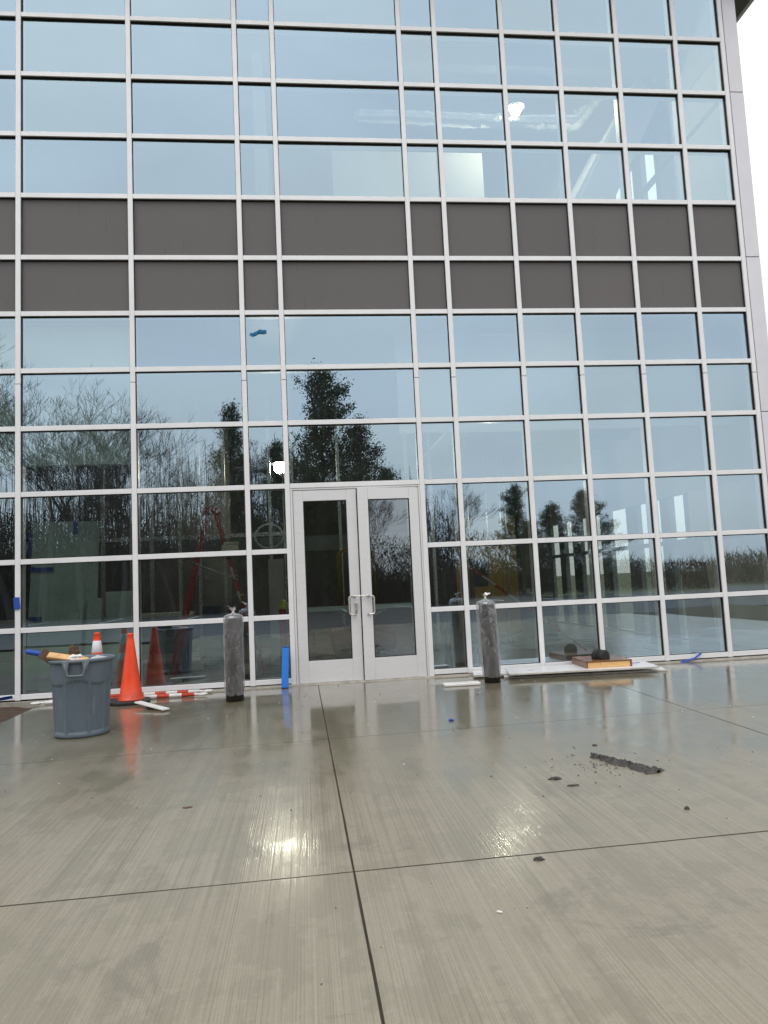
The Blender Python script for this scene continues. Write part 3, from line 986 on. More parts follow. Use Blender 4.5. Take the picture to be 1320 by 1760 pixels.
for (x0, x1, z0, z1, y, lab) in ((-3.42, -3.36, 2.24, 2.46, 11.434, 'blue tape tab over the top edge of the tall green board'),
                              (-4.02, -3.68, 1.70, 1.76, 11.345, 'blue tape strip across the left side of the tall green board'),
                              (-4.00, -3.80, 0.98, 1.04, 11.285, 'small blue tape strip low on the tall green board'),
                              (-4.06, -4.015, 1.95, 2.30, 11.40, 'long blue tape strip down the edge of the tall green board')):
    bm = bmesh.new()
    n_ = 6
    pts = []
    for k in range(n_ + 1):
        f = k / n_
        horizontal = (x1 - x0) > (z1 - z0)
        if horizontal:
            x = x0 + (x1 - x0) * f
            d = -0.05 * max(0, .3 - f)
            pts.append(((x, y + (.0), z0 - d), (x, y + .004, z1 - d)))
        else:
            z = z0 + (z1 - z0) * f
            yy = y + (z - z0) * .0825
            pts.append(((x0, yy, z), (x1, yy, z)))
    vv = [[bm.verts.new(a), bm.verts.new(c)] for a, c in pts]
    ww = [[bm.verts.new(Vector(a) + Vector((0, .002, 0))), bm.verts.new(Vector(c) + Vector((0, .002, 0)))] for a, c in pts]
    for k in range(n_):
        bm.faces.new((vv[k][0], vv[k + 1][0], vv[k + 1][1], vv[k][1]))
        bm.faces.new((ww[k][1], ww[k + 1][1], ww[k + 1][0], ww[k][0]))
    tag(new_obj('tape_strip', bm, 'tape'), lab, 'tape')

# work bench clutter in the far left bay
wb = thing('work_bench', (-2.6, 12.6, 0.004), 'dark work bench with a pale sheet on top behind the boards', 'bench')
box('bench_top', -5.6, -1.9, 12.4, 13.1, 0.92, 0.97, 'pale_board', wb)
for (x, y) in ((-5.5, 12.45), (-5.5, 13.0), (-2.0, 12.45), (-2.0, 13.0)):
    box('leg', x - .03, x + .03, y - .03, y + .03, 0.006, 0.919, 'dark_wall', wb)
pb = tag(box('toolbox', -1.75, -1.45, 12.9, 13.2, 0.006, 1.05, 'navy', None, 0.01), 'tall dark blue toolbox standing behind the red ladder', 'toolbox')
cb_ = tag(box('cabinet', -0.40, -0.25, 11.15, 11.35, 0.006, 0.98, 'red', None, 0.008), 'narrow red cabinet just inside the glass left of the door', 'cabinet')
bm = bmesh.new()
lathe(bm, [(0.085, 0.982), (0.088, 0.995), (0.075, 1.0), (0.072, 1.05), (0.055, 1.09), (0.02, 1.108)], -0.322, 11.24, 20)
tag(new_obj('hard_hat', bm, 'hat', smooth=True), 'lime hard hat resting on the narrow red cabinet', 'hard hat')
# coil of tubing hung on a conduit post
bm = bmesh.new()
tube(bm, [(-0.27, 10.50, 0.006), (-0.262, 10.50, 3.3)], 0.012, 8)
tag(new_obj('conduit_post', bm, 'stud'), 'thin shiny conduit post with a coil of tubing hung on it', 'post')
for_c = thing('tubing_coil', (-0.46, 10.46, 1.90), 'loose coil of clear tubing hanging in the pane left of the door', 'coil')
for k in range(4):
    bm = bmesh.new()
    rr = 0.165 + 0.006 * k
    tube(bm, [(-0.478 + random.uniform(-.01, .01) + rr * 1.12 * math.cos(a), 10.455 + .009 * k, 2.03 + rr * 0.98 * math.sin(a)) for a in [6.2832 * q / 40 for q in range(40)]], 0.006, 6, closed=True)
    new_obj('loop', bm, 'tube', for_c)
# lift behind the doors
lf = thing('scissor_lift', (0.95, 13.2, 0.004), 'yellow railed scissor lift with a red base seen through the doors', 'lift')
box('base', 0.45, 1.55, 12.9, 14.1, 0.14, 0.52, 'dull_red', lf, 0.02)
for (x, y) in ((0.6, 12.92), (1.4, 12.92), (0.6, 14.08), (1.4, 14.08)):
    bm = bmesh.new()
    tube(bm, [(x, y - .05, 0.144), (x, y + .05, 0.144)], 0.138, 16)
    new_obj('wheel', bm, 'rubber', lf)
box('platform', 0.55, 1.40, 12.95, 14.05, 0.80, 0.86, 'steel', lf)
for s in (0, 1):
    bm = bmesh.new()
    ya = 12.97 if s == 0 else 14.02
    tube(bm, [(0.62, ya, 0.53), (1.32, ya, 0.80)], 0.03, 6)
    new_obj('scissor_arm', bm, 'steel', lf)
    bm = bmesh.new()
    pts = [(0.64, ya, 0.86), (0.64, ya, 1.84)] + [(0.70 - .06 * math.cos(a), ya, 1.84 + .07 * math.sin(a)) for a in (.5, 1.0, 1.57)] + [(1.16 + .06 * math.sin(a), ya, 1.84 + .07 * math.cos(a)) for a in (.0, .5, 1.0, 1.57)] + [(1.22, ya, 0.86)]
    tube(bm, pts, 0.024, 8)
    new_obj('guard_rail', bm, 'yellow', lf)
# right-hand bays
t_ = sheet('hardboard_sheet', [(6.20, 11.55, 0.006), (6.74, 11.65, 0.006), (6.80, 11.95, 1.78), (6.30, 11.85, 1.78)], 0.03, 'brown_sheet', None, (-.1, -1, 0.1))
tag(t_, 'brown hardboard sheet leaning inside the right hand bays', 'board')
ex = thing('fire_extinguisher', (6.20, 12.5, 0.006), 'red fire extinguisher standing on a crate by the side windows', 'extinguisher')
bm = bmesh.new()
lathe(bm, [(0.06, 0.83), (0.068, 0.85), (0.068, 1.07), (0.05, 1.11), (0.02, 1.13)], 6.26, 12.5, 16)
new_obj('cylinder_body', bm, 'red', ex, True)
box('valve', 6.24, 6.30, 12.48, 12.52, 1.131, 1.17, 'rubber', ex)
tag(box('crate', 6.08, 6.46, 12.32, 12.68, 0.006, 0.829, 'dark_wall', None, 0.008), 'dark crate under the red extinguisher', 'crate')
# striped pole leaning inside
def striped(name, p0, p1, r, n, mats, ring0=False, ring1=False, parent=None):
    p0, p1 = Vector(p0), Vector(p1)
    bm = bmesh.new()
    for k in range(n):
        tube(bm, [p0.lerp(p1, k / n), p0.lerp(p1, (k + 1) / n)], r, 12, True, k % 2)
    bmesh.ops.remove_doubles(bm, verts=bm.verts, dist=1e-5)
    return new_obj(name, bm, mats, parent)
sp_ = striped('striped_pole', (2.30, 10.95, 1.62), (4.26, 10.56, 0.03), 0.017, 11, ['sticker', 'ladder_red'])
tag(sp_, 'faded red and white striped pole leaning inside the glass right of the door', 'pole')
sfo = thing('saw_horse', (2.35, 11.02, 0.006), 'dark saw horse behind the wrapped bollard holding up the striped pole', 'saw horse')
for (x, dx) in ((2.10, -.0), (2.52, .0)):
    for dy in (-.2, .2):
        bm = bmesh.new()
        tube(bm, [(x, 11.02 + dy, 0.006), (x, 11.02 + dy * .15, 1.56)], 0.018, 6)
        new_obj('leg', bm, 'dark_wall', sfo)
box('top_rail', 2.05, 2.57, 10.985, 11.055, 1.555, 1.60, 'dark_wall', sfo)

# ================================================================== THINGS OUTSIDE
# ---- rubbish bin
BX, BY, BH = -2.165, 7.475, 0.715
HANG = R(-84)
bn = thing('rubbish_bin', (BX, BY, 0), 'blue grey ribbed plastic rubbish bin overflowing with scraps on the wet slab', 'bin')
ribs = [HANG + R(q) for q in (-66, -24, 24, 62, 114, 156, 204, 246)]
def sstep(a, b_, x):
    t = max(0.0, min(1.0, (x - a) / (b_ - a)))
    return t * t * (3 - 2 * t)
def bin_fn(a, z, r):
    # recessed panels between slim ribs under a prouder band
    dmin = min(abs((a - q + math.pi) % (2 * math.pi) - math.pi) for q in ribs)
    inp = sstep(R(2.6), R(4.4), dmin)
    top = 0.495 + 0.02 * math.cos(4 * (a - HANG))
    zz = sstep(0.035, 0.055, z) * (1 - sstep(top, top + .018, z))
    return -0.011 * inp * zz
prof = []
NZ = 64
for k in range(NZ + 1):
    z = 0.0 + (BH - 0.03) * k / NZ
    r = 0.246 + 0.036 * (z / BH)
    if k == 0: r -= 0.012
    prof.append((r, z))
bm = bmesh.new()
outer = lathe(bm, prof, BX, BY, 168, 0, True, False, bin_fn)
inner_prof = [(0.268, BH - 0.03), (0.242, BH - .20), (0.234, BH - .36)]
lathe(bm, inner_prof, BX, BY, 48, 0, False, True)
new_obj('bin_body', bm, 'bin', bn)
for p in bn.children[0].data.polygons: p.use_smooth = True
bm = bmesh.new()
lathe(bm, [(0.268, BH - .028), (0.290, BH - .030), (0.304, BH - .022), (0.308, BH - .008), (0.304, BH + .004), (0.292, BH + .008), (0.276, BH + .002), (0.270, BH - .012), (0.268, BH - .028)], BX, BY, 72, 0, False, False)
new_obj('rim', bm, 'bin', bn, True)
for ha in (HANG, HANG + math.pi):
    bm = bmesh.new()
    cs, sn = math.cos(ha), math.sin(ha)
    X = Matrix.Translation((BX, BY, 0)) @ Matrix.Rotation(ha, 4, 'Z')
    def hp(lat, out, z): return X @ Vector((out, lat, z))
    tube(bm, [hp(-.090, .293, BH - .012), hp(-.092, .318, BH - .035), hp(-.080, .322, BH - .075), hp(-.073, .322, BH - .128), hp(-.060, .322, BH - .138),
              hp(.060, .322, BH - .138), hp(.073, .322, BH - .128), hp(.080, .322, BH - .075), hp(.092, .318, BH - .035), hp(.090, .293, BH - .012)], 0.0125, 8)
    for s in (-1, 1):                                # flared lugs that carry the grip
        v = [hp(s * .052, .286, BH - .01), hp(s * .125, .286, BH - .01), hp(s * .100, .286, BH - .085), hp(s * .066, .286, BH - .085)]
        u = [hp(s * .058, .318, BH - .012), hp(s * .118, .318, BH - .012), hp(s * .096, .325, BH - .085), hp(s * .070, .325, BH - .085)]
        vv = [bm.verts.new(p) for p in v]
        uu = [bm.verts.new(p) for p in u]
        bm.faces.new(uu)
        for k in range(4):
            bm.faces.new((vv[k], vv[(k + 1) % 4], uu[(k + 1) % 4], uu[k]))
    bmesh.ops.recalc_face_normals(bm, faces=bm.faces)
    new_obj('bin_handle', bm, 'bin_handle', bn)

# scraps in the bin
def crumple(name, cx, cy, cz, sx, sy, sz, mat, seed, amp=0.35, sub=4):
    bm = bmesh.new()
    bmesh.ops.create_icosphere(bm, subdivisions=sub, radius=1.0)
    for v in bm.verts:
        k = 1 + amp * noise.noise(v.co * 1.9 + Vector((seed, 0, 0))) + amp * .6 * abs(noise.noise(v.co * 4.7 + Vector((0, seed, 0))))
        v.co = Vector((cx + v.co.x * sx * k, cy + v.co.y * sy * k, cz + v.co.z * sz * k))
    return new_obj(name, bm, mat)
tag(crumple('plastic_wrap', BX + .02, BY, BH - .16, .215, .215, .10, 'film_white', 3, .22), 'crumpled clear plastic wrap filling the mouth of the rubbish bin', 'plastic wrap')
tag(crumple('plastic_wrap', BX + .16, BY + .02, BH - .045, .095, .10, .055, 'film_white', 9, .3), 'small ball of clear plastic at the right rim of the bin', 'plastic wrap')
tag(crumple('paper_bag', BX - .10, BY + .10, BH + .01, .05, .04, .085, 'card', 5, .7), 'twisted brown paper sticking up out of the bin', 'paper')
tag(crumple('paper_ball', BX - .015, BY - .15, BH + .012, .075, .05, .030, 'white', 12, .5), 'crumpled white paper at the front rim of the bin', 'paper')
def bar(name, p0, p1, wid, thk, mat, up=(0, 0, 1), bev=.003):
    p0, p1 = Vector(p0), Vector(p1)
    d = p1 - p0
    x = d.normalized()
    yv = Vector(up).cross(x).normalized()
    zv = x.cross(yv)
    Xm = Matrix(((x.x, yv.x, zv.x, p0.x), (x.y, yv.y, zv.y, p0.y), (x.z, yv.z, zv.z, p0.z), (0, 0, 0, 1)))
    bm = bmesh.new()
    bx(bm, 0, d.length, -wid / 2, wid / 2, -thk / 2, thk / 2, 0, bev, Xm)
    return new_obj(name, bm, mat)
t_ = bar('tape_roll', (-2.655, 7.40, .812), (-2.36, 7.42, .742), 0.07, 0.045, 'tape', bev=.015)
tag(t_, 'bundle of blue tape sticking out over the left rim of the bin', 'tape')
t_ = bar('cardboard_piece', (-2.49, 7.32, .800), (-2.33, 7.34, .690), 0.10, 0.012, 'card', up=(0.2, -1, 0.4))
tag(t_, 'torn brown cardboard leaning on the left rim of the bin', 'cardboard')
t_ = bar('wood_offcut', (-2.42, 7.30, .770), (-2.06, 7.30, .700), 0.075, 0.028, 'lath', up=(0, -.6, 1))
tag(t_, 'pale wood offcut laid across the front of the bin', 'offcut')

# ---- traffic cones
def cone(cx, cy, h, collar, label, rot):
    t = thing('traffic_cone', (cx, cy, 0), label, 'traffic cone', 'traffic cones beside the bin')
    bm = bmesh.new()
    X = Matrix.Translation((cx, cy, 0)) @ Matrix.Rotation(rot, 4, 'Z')
    hw, ch = 0.215, 0.085
    oct_ = [(hw, hw - ch), (hw - ch, hw), (-hw + ch, hw), (-hw, hw - ch), (-hw, -hw + ch), (-hw + ch, -hw), (hw - ch, -hw), (hw, -hw + ch)]
    lv = []
    for (s, z) in ((.97, .002), (1.0, .010), (1.0, .030), (.93, .040), (.70, .046)):
        lv.append([bm.verts.new(X @ Vector((x * s, y * s, z))) for x, y in oct_])
    for a, c in zip(lv, lv[1:]):
        for k in range(8):
            bm.faces.new((a[k], a[(k + 1) % 8], c[(k + 1) % 8], c[k]))
    bm.faces.new(lv[0][::-1]); bm.faces.new(lv[-1])
    new_obj('cone_base', bm, 'rubber', t)
    r0, r1 = 0.137, 0.032
    rad = lambda z: r0 + (r1 - r0) * (z - .05) / (h - .05)
    bm = bmesh.new()
    lathe(bm, [(r0 + .022, .0465), (r0 + .012, .056), (r0, .068), (rad(h * .3), h * .3), (rad(h * .6), h * .6), (rad(h * .9), h * .9), (r1 + .001, h - .02), (r1 + .003, h - .016), (r1 + .002, h), (r1 - .008, h + .003), (r1 - .012, h - .03)], cx, cy, 40, 0, True, True)
    new_obj('cone_body', bm, 'orange', t, True)
    for (za, zb) in collar:
        bm = bmesh.new()
        lathe(bm, [(rad(za) + .0015, za), (rad(za) + .003, za + .002), (rad(zb) + .003, zb - .002), (rad(zb) + .0015, zb)], cx, cy, 40, 0, False, False)
        new_obj('reflective_collar', bm, 'white_band', t, True)
    return t
cone(-2.135, 9.34, 0.832, (), 'plain bright orange traffic cone on a black base right of the bin', R(8))
cone(-2.535, 9.37, 0.860, ((0.625, 0.765), (0.40, 0.50)), 'orange traffic cone with white reflective collars half hidden behind the bin', R(-6))

# ---- striped barricade poles with ring ends
def ring_pole(p0, p1, label, n, start):
    p0, p1 = Vector(p0), Vector(p1)
    t = thing('barricade_pole', p0, label, 'pole', 'striped barricade poles at the foot of the glazing')
    d = (p1 - p0).normalized()
    bm = bmesh.new()
    a, c = p0 + d * .16, p1 - d * .16
    tot = (c - a).length
    for k in range(n):
        q0, q1 = a.lerp(c, k / n), a.lerp(c, (k + 1) / n)
        tube(bm, [q0, q1], 0.024, 14, True, (k + start) % 2)
    bmesh.ops.remove_doubles(bm, verts=bm.verts, dist=1e-5)
    new_obj('pole_sleeve', bm, ['orange', 'white'], t, True)
    side = Vector((-d.y, d.x, 0))
    for e, s in ((p0, 1), (p1, -1)):
        bm = bmesh.new()
        cen = e + d * s * .055
        tube(bm, [cen + d * .052 * math.cos(q) + side * .052 * math.sin(q) for q in [6.2832 * k / 24 for k in range(24)]], 0.0115, 8, closed=True)
        tube(bm, [e + d * s * .112, e + d * s * .165], 0.0165, 10)
        new_obj('ring_end', bm, 'white', t, True)
ring_pole((-3.40, 9.66, 0.026), (-1.265, 9.56, 0.026), 'orange and white striped pole with white ring ends lying nearest the camera', 12, 1)
ring_pole((-2.95, 9.88, 0.026), (-1.235, 9.83, 0.026), 'orange and white striped pole with white ring ends lying close along the sill', 10, 0)

# ---- white scraps on the slab
t_ = bar('foam_strip', (-1.975, 8.96, .060), (-1.575, 8.52, .022), 0.085, 0.018, 'white')
tag(t_, 'bent white foam strip lying tilted in front of the orange cone', 'foam strip')
tag(bar('wood_chip', (-1.83, 8.85, .020), (-1.77, 8.74, .020), 0.05, 0.040, 'rubber'), 'black offcut propping the white foam strip', 'offcut')
bm = bmesh.new()
bx(bm, 1.645, 2.095, 9.00, 9.17, 0.002, 0.034, 0, 0.006, Matrix.Translation((1.87, 9.08, 0)) @ Matrix.Rotation(R(-2), 4, 'Z') @ Matrix.Translation((-1.87, -9.08, 0)))
tag(new_obj('foam_block', bm, 'white'), 'flat white foam block lying alone by the right hand bollard', 'foam block')

# ---- wrapped bollards
def bollard(cx, cy, h, r, lean, seed, loose, label):
    t = thing('wrapped_bollard', (cx, cy, 0), label, 'bollard', 'bollards wrapped in plastic either side of the door')
    bm = bmesh.new()
    lathe(bm, [(r, 0.002), (r, h - .03), (r * .93, h - .012), (r * .6, h), (0.01, h + .004)], cx, cy, 40)
    for v in bm.verts: v.co.x += lean * v.co.z
    new_obj('post', bm, 'pipe', t, True)
    # film sleeve with creases
    bm = bmesh.new()
    n, m = 96, 90
    z0, z1 = 0.075, h + .012
    rings = []
    for i in range(m + 1):
        f = i / m
        z = z0 + (z1 - z0) * f
        ring = []
        for j in range(n):
            a = 2 * math.pi * j / n
            p = Vector((math.cos(a) * 2.0, math.sin(a) * 2.0, z * 4.5 + seed))
            wr = noise.noise(p) * .5 + noise.noise(p * 2.7) * .35 + abs(noise.noise(p * Vector((1, 1, 1)) * 5)) * .25
            rr = r + .009 + loose * (0.65 + 0.35 * math.sin(f * 5 + seed)) + .011 * wr
            if f > .97: rr *= 1 - .14 * (f - .97) / .03
            if f < .03: rr += .004 * math.sin(a * 9)
            zz = z + (.018 * noise.noise(Vector((math.cos(a) * 2, math.sin(a) * 2, seed))) if i == 0 else 0)
            off = -loose * 0.9 * math.sin(f * 2.2)
            ring.append(bm.verts.new((cx + lean * z + off * .6 + rr * math.cos(a), cy + rr * math.sin(a), zz)))
        rings.append(ring)
    for i in range(m):
        for j in range(n):
            bm.faces.new((rings[i][j], rings[i][(j + 1) % n], rings[i + 1][(j + 1) % n], rings[i + 1][j]))
    # gathered cap up to the knot
    tx = cx + lean * h - loose * .35
    last = rings[-1]
    for (k_, zz) in ((.55, .012), (.22, .018), (.12, .035)):
        cur = []
        for j in range(n):
            a = 2 * math.pi * j / n
            rr = r * k_ * (1 + .14 * math.sin(a * 11 + seed) * (k_ < .9))
            cur.append(bm.verts.new((tx + rr * math.cos(a), cy + rr * math.sin(a), z1 + zz + .006 * math.sin(a * 11 + seed))))
        for j in range(n):
            bm.faces.new((last[j], last[(j + 1) % n], cur[(j + 1) % n], cur[j]))
        last = cur
    new_obj('plastic_sleeve', bm, 'film', t, True)
    bm = bmesh.new()
    # twisted tuft
    zk = z1 + .03
    lathe(bm, [(.018, zk - .01), (.012, zk + .010), (.015, zk + .022)], tx, cy, 10)
    for (a, ln, wd) in ((0.5, .075, .030), (2.4, .075, .028), (3.6, .060, .022), (5.4, .045, .025), (1.4, .085, .024)):
        a += seed
        base = Vector((tx, cy, zk + .018))
        tip = base + Vector((math.cos(a) * ln * .75, math.sin(a) * ln * .5, ln * random.uniform(.45, 1.0)))
        sd = Vector((-math.sin(a), math.cos(a), .4)) * wd
        mid = base.lerp(tip, .55) + Vector((0, 0, .012))
        p = [base - sd * .25, base + sd * .25, mid + sd * .8, tip + sd * .5, tip - sd * .6, mid - sd * .7]
        vv = [bm.verts.new(q) for q in p]
        bm.faces.new((vv[0], vv[1], vv[2], vv[5])); bm.faces.new((vv[5], vv[2], vv[3], vv[4]))
        uu = [bm.verts.new(q + Vector((0, .003, .003))) for q in p]
        bm.faces.new((uu[5], uu[2], uu[1], uu[0])); bm.faces.new((uu[4], uu[3], uu[2], uu[5]))
    new_obj('knot', bm, 'white', t)
    return t
bollard(-0.868, 8.985, 0.985, 0.104, 0.006, 1.7, 0.005, 'dark bollard in clear crinkled plastic standing left of the door beside the blue bar')
bollard(2.285, 9.165, 0.995, 0.100, -0.022, 4.9, 0.020, 'dark bollard in a loose milky plastic bag standing right of the door')

# ---- blue bar leaning on the mullion
bm = bmesh.new()
X = Matrix.Translation((-0.306, 9.80, 0.004)) @ Matrix.Rotation(R(2.4), 4, 'Y') @ Matrix.Rotation(R(-12), 4, 'X')
bx(bm, -.045, .045, -.03, .03, 0, 0.515, 0, 0.004, X)
tag(new_obj('foam_bar', bm, 'blue'), 'bright blue foam bar leaning upright against the mullion left of the door', 'foam bar')

# ---- white boards with the wooden box
def board(name, quad, z, thk, label, tilt=0.0):
    bm = bmesh.new()
    n = 10
    top, bot = [], []
    q = [Vector(p) for p in quad]
    cnt = 0
    loop = []
    for k in range(4):
        a, c = q[k], q[(k + 1) % 4]
        for s in range(n):
            p = a.lerp(c, s / n)
            loop.append(p + Vector((random.uniform(-.003, .003), random.uniform(-.003, .003), 0)) * (s > 0))
    top = [bm.verts.new((p.x, p.y, z + thk + p.z)) for p in loop]
    bot = [bm.verts.new((p.x, p.y, z + p.z)) for p in loop]
    bm.faces.new(top); bm.faces.new(bot[::-1])
    L = len(loop)
    for k in range(L):
        f = bm.faces.new((bot[k], bot[(k + 1) % L], top[(k + 1) % L], top[k]))
        f.material_index = 1
    bmesh.ops.recalc_face_normals(bm, faces=bm.faces)
    return tag(new_obj(name, bm, ['board_white', 'board_edge']), label, 'board', 'white boards stacked by the sill')
board('white_board', [(2.50, 9.40, .0), (4.58, 9.16, .0), (4.70, 9.80, .0), (2.62, 9.93, .0)], 0.003, 0.020, 'lowest white board of the stack its long edge on the wet slab')
board('white_board', [(2.14, 9.58, .0), (3.40, 9.52, .0), (3.50, 9.94, .0), (2.22, 9.965, .01)], 0.0235, 0.022, 'white board poking out left of the stack behind the bollard')
board('white_board', [(2.53, 9.27, .0), (4.45, 9.10, .0), (4.55, 9.74, .0), (2.66, 9.90, .0)], 0.0560, 0.020, 'topmost white board of the stack carrying the wooden box')
wbx = thing('wooden_box', (3.9, 9.55, 0.077), 'low stained wooden box with a raw yellow front on the white boards', 'box')
Xb = Matrix.Translation((3.87, 9.30, 0.0765)) @ Matrix.Rotation(R(-3.0), 4, 'Z') @ Matrix.Translation((-3.87, -9.30, 0))
bm = bmesh.new(); bx(bm, 3.572, 4.175, 9.30, 9.93, 0.072, 0.090, 0, .003, Xb); new_obj('top', bm, 'stain_wood', wbx)
bm = bmesh.new(); bx(bm, 3.572, 3.590, 9.302, 9.93, 0.0, 0.0715, 0, .002, Xb); new_obj('side_board', bm, 'stain_wood', wbx)
bm = bmesh.new(); bx(bm, 4.150, 4.175, 9.302, 9.93, 0.0, 0.0715, 0, .002, Xb); new_obj('side_board', bm, 'stain_wood', wbx)
bm = bmesh.new(); bx(bm, 3.591, 4.149, 9.306, 9.326, 0.0, 0.0715, 0, .002, Xb); new_obj('front_board', bm, 'plank', wbx)
bm = bmesh.new(); bx(bm, 3.591, 4.149, 9.905, 9.925, 0.0, 0.0715, 0, .002, Xb); new_obj('back_board', bm, 'stain_wood', wbx)
# black half-round on the box
bm = bmesh.new()
Xc = Matrix.Translation((3.845, 9.50, 0.168)) @ Matrix.Rotation(R(24), 4, 'Z')
def dprof(r, y, sx=1.0):
    return [Xc @ Vector((r * math.cos(a) * sx, y, max(0, 0.030 + r * math.sin(a)))) for a in [R(-20) + R(220) * k / 18 for k in range(19)]]
secs = [dprof(.060, -.085), dprof(.078, -.083), dprof(.090, -.075), dprof(.090, -.030), dprof(.080, -.026), dprof(.080, .0), dprof(.094, .004), dprof(.094, .075), dprof(.070, .085)]
rr_ = [[bm.verts.new(p) for p in s] for s in secs]
for a, c in zip(rr_, rr_[1:]):
    for k in range(18):
        bm.faces.new((a[k], a[k + 1], c[k + 1], c[k]))
    bm.faces.new((a[18], a[0], c[0], c[18]))
bm.faces.new(rr_[0]); bm.faces.new(rr_[-1][::-1])
bmesh.ops.recalc_face_normals(bm, faces=bm.faces)
tag(new_obj('rubber_block', bm, 'rubber'), 'black half round rubber block standing on the wooden box', 'rubber block')

# ---- blue tape scraps
def ribbon(name, pts, wid, mat, label, up=(0, 0, 1)):
    bm = bmesh.new()
    P_ = [Vector(p) for p in pts]
    L_, R_ = [], []
    for k, p in enumerate(P_):
        t = (P_[min(k + 1, len(P_) - 1)] - P_[max(k - 1, 0)]).normalized()
        s = Vector(up).cross(t)
        s = (s.normalized() if s.length > 1e-4 else Vector((0, 1, 0))) * wid * .5 * random.uniform(.75, 1.1)
        L_.append(p + s); R_.append(p - s)
    n_ = Vector(up) * .0012
    vt = [[bm.verts.new(a + n_), bm.verts.new(b_ + n_)] for a, b_ in zip(L_, R_)]
    vb = [[bm.verts.new(a - n_), bm.verts.new(b_ - n_)] for a, b_ in zip(L_, R_)]
    for k in range(len(P_) - 1):
        bm.faces.new((vt[k][0], vt[k + 1][0], vt[k + 1][1], vt[k][1]))
        bm.faces.new((vb[k][1], vb[k + 1][1], vb[k + 1][0], vb[k][0]))
        bm.faces.new((vt[k][0], vb[k][0], vb[k + 1][0], vt[k + 1][0]))
        bm.faces.new((vt[k][1], vt[k + 1][1], vb[k + 1][1], vb[k][1]))
    return tag(new_obj(name, bm, mat), label, 'tape')
ribbon('tape_scrap', [(-.632, 10.042, 4.822), (-.60, 10.038, 4.80), (-.565, 10.025, 4.815), (-.53, 10.03, 4.835), (-.49, 10.012, 4.85), (-.455, 10.02, 4.84), (-.405, 10.028, 4.848)], .046, 'tape_light', 'twisted blue tape stuck high on a narrow pane above and left of the door', (0, 1, .25))
ribbon('tape_scrap', [(-3.70, 9.992, 1.335), (-3.698, 9.990, 1.28), (-3.690, 9.988, 1.22), (-3.684, 9.986, 1.18)], .082, 'tape', 'blue tape wrapped on the leftmost mullion', (0, 1, 0))
ribbon('tape_scrap', [(-4.05, 9.93, .055), (-3.93, 9.92, .060), (-3.80, 9.92, .075), (-3.72, 9.925, .085)], .05, 'tape', 'blue tape lying on the sill at the far left edge', (0, .8, .6))
ribbon('tape_scrap', [(5.16, 9.91, .010), (5.23, 9.935, .014), (5.30, 9.94, .028), (5.40, 9.955, .048), (5.46, 9.955, .085), (5.505, 9.965, .105)], .032, 'tape', 'curled blue tape at the foot of the right hand glazing', (0, -.7, .7))
ribbon('tape_scrap', [(4.15, 9.55, .080), (4.28, 9.56, .081), (4.42, 9.60, .080)], .025, 'tape', 'thin blue tape line on the topmost white board', (0, 0, 1))
t_ = crumple('plastic_scrap', 1.30, 6.86, .010, .024, .015, .010, 'tape', 8, .6, 2)
tag(t_, 'small dark blue scrap on the wet slab before the door', 'scrap')

# ---- mud and debris
def clod(name, x, y, sx, sy, sz, mat, seed, label, cat, group=None, sub=3):
    bm = bmesh.new()
    bmesh.ops.create_icosphere(bm, subdivisions=sub, radius=1.0)
    for v in bm.verts:
        k = 1 + .45 * noise.noise(v.co * 1.7 + Vector((seed, 1, 0))) + .3 * noise.noise(v.co * 5.1 + Vector((seed, 0, 3)))
        v.co = Vector((x + v.co.x * sx * k, y + v.co.y * sy * k, max(0.001, v.co.z * sz * k)))
    return tag(new_obj(name, bm, mat), label, cat, group)
bm = bmesh.new()                                     # long smear of mud
p0, p1 = Vector((1.985, 5.215, 0)), Vector((2.215, 4.66, 0))
dv = (p1 - p0).normalized(); sv = Vector((dv.y, -dv.x, 0))
nL, nW = 70, 14
gg = []
for i in range(nL + 1):
    f = i / nL
    row = []
    wdt = (0.036 + 0.036 * f) * (1 + .9 * noise.noise(Vector((f * 9, 3, 0)))) * min(1, (f + .02) * 14) * min(1, (1.02 - f) * 16) * (1 + .5 * noise.noise(Vector((f * 38, 5, 0))))
    for j in range(nW + 1):
        u = j / nW * 2 - 1
        wob = 0.020 * noise.noise(Vector((f * 13, u * 2, 7)))
        h = max(0.0, (1 - u * u)) * 1.7 * (0.012 + .012 * noise.noise(Vector((f * 16, u * 3, 2))) + .008 * noise.noise(Vector((f * 44, u * 8, 2))))
        p = p0.lerp(p1, f) + sv * (u * wdt + wob)
        row.append(bm.verts.new((p.x, p.y, 0.0012 + max(0, h))))
    gg.append(row)
for i in range(nL):
    for j in range(nW):
        bm.faces.new((gg[i][j], gg[i + 1][j], gg[i + 1][j + 1], gg[i][j + 1]))
bmesh.ops.recalc_face_normals(bm, faces=bm.faces)
tag(new_obj('mud_streak', bm, 'mud', smooth=True), 'long dark smear of mud on the slab at the right', 'mud')
clod('mud_clod', 1.545, 4.715, .040, .028, .012, 'mud', 1, 'flat dark mud clod left of the long mud smear', 'mud clod')
clod('mud_clod', 1.600, 4.535, .034, .012, .010, 'mud', 2, 'thin curved mud clod nearest below the long smear', 'mud clod')
clod('mud_clod', 2.017, 3.940, .013, .013, .016, 'mud', 3, 'round black clod well below the right end of the mud smear', 'mud clod')
clod('mud_clod', 1.022, 3.430, .024, .014, .014, 'mud', 4, 'dark crumpled clod beside the cross joint in the slabs', 'mud clod')
clod('mud_clod', 2.135, 5.52, .018, .016, .010, 'mud', 5, 'small clod on the far side of the mud smear', 'mud clod')
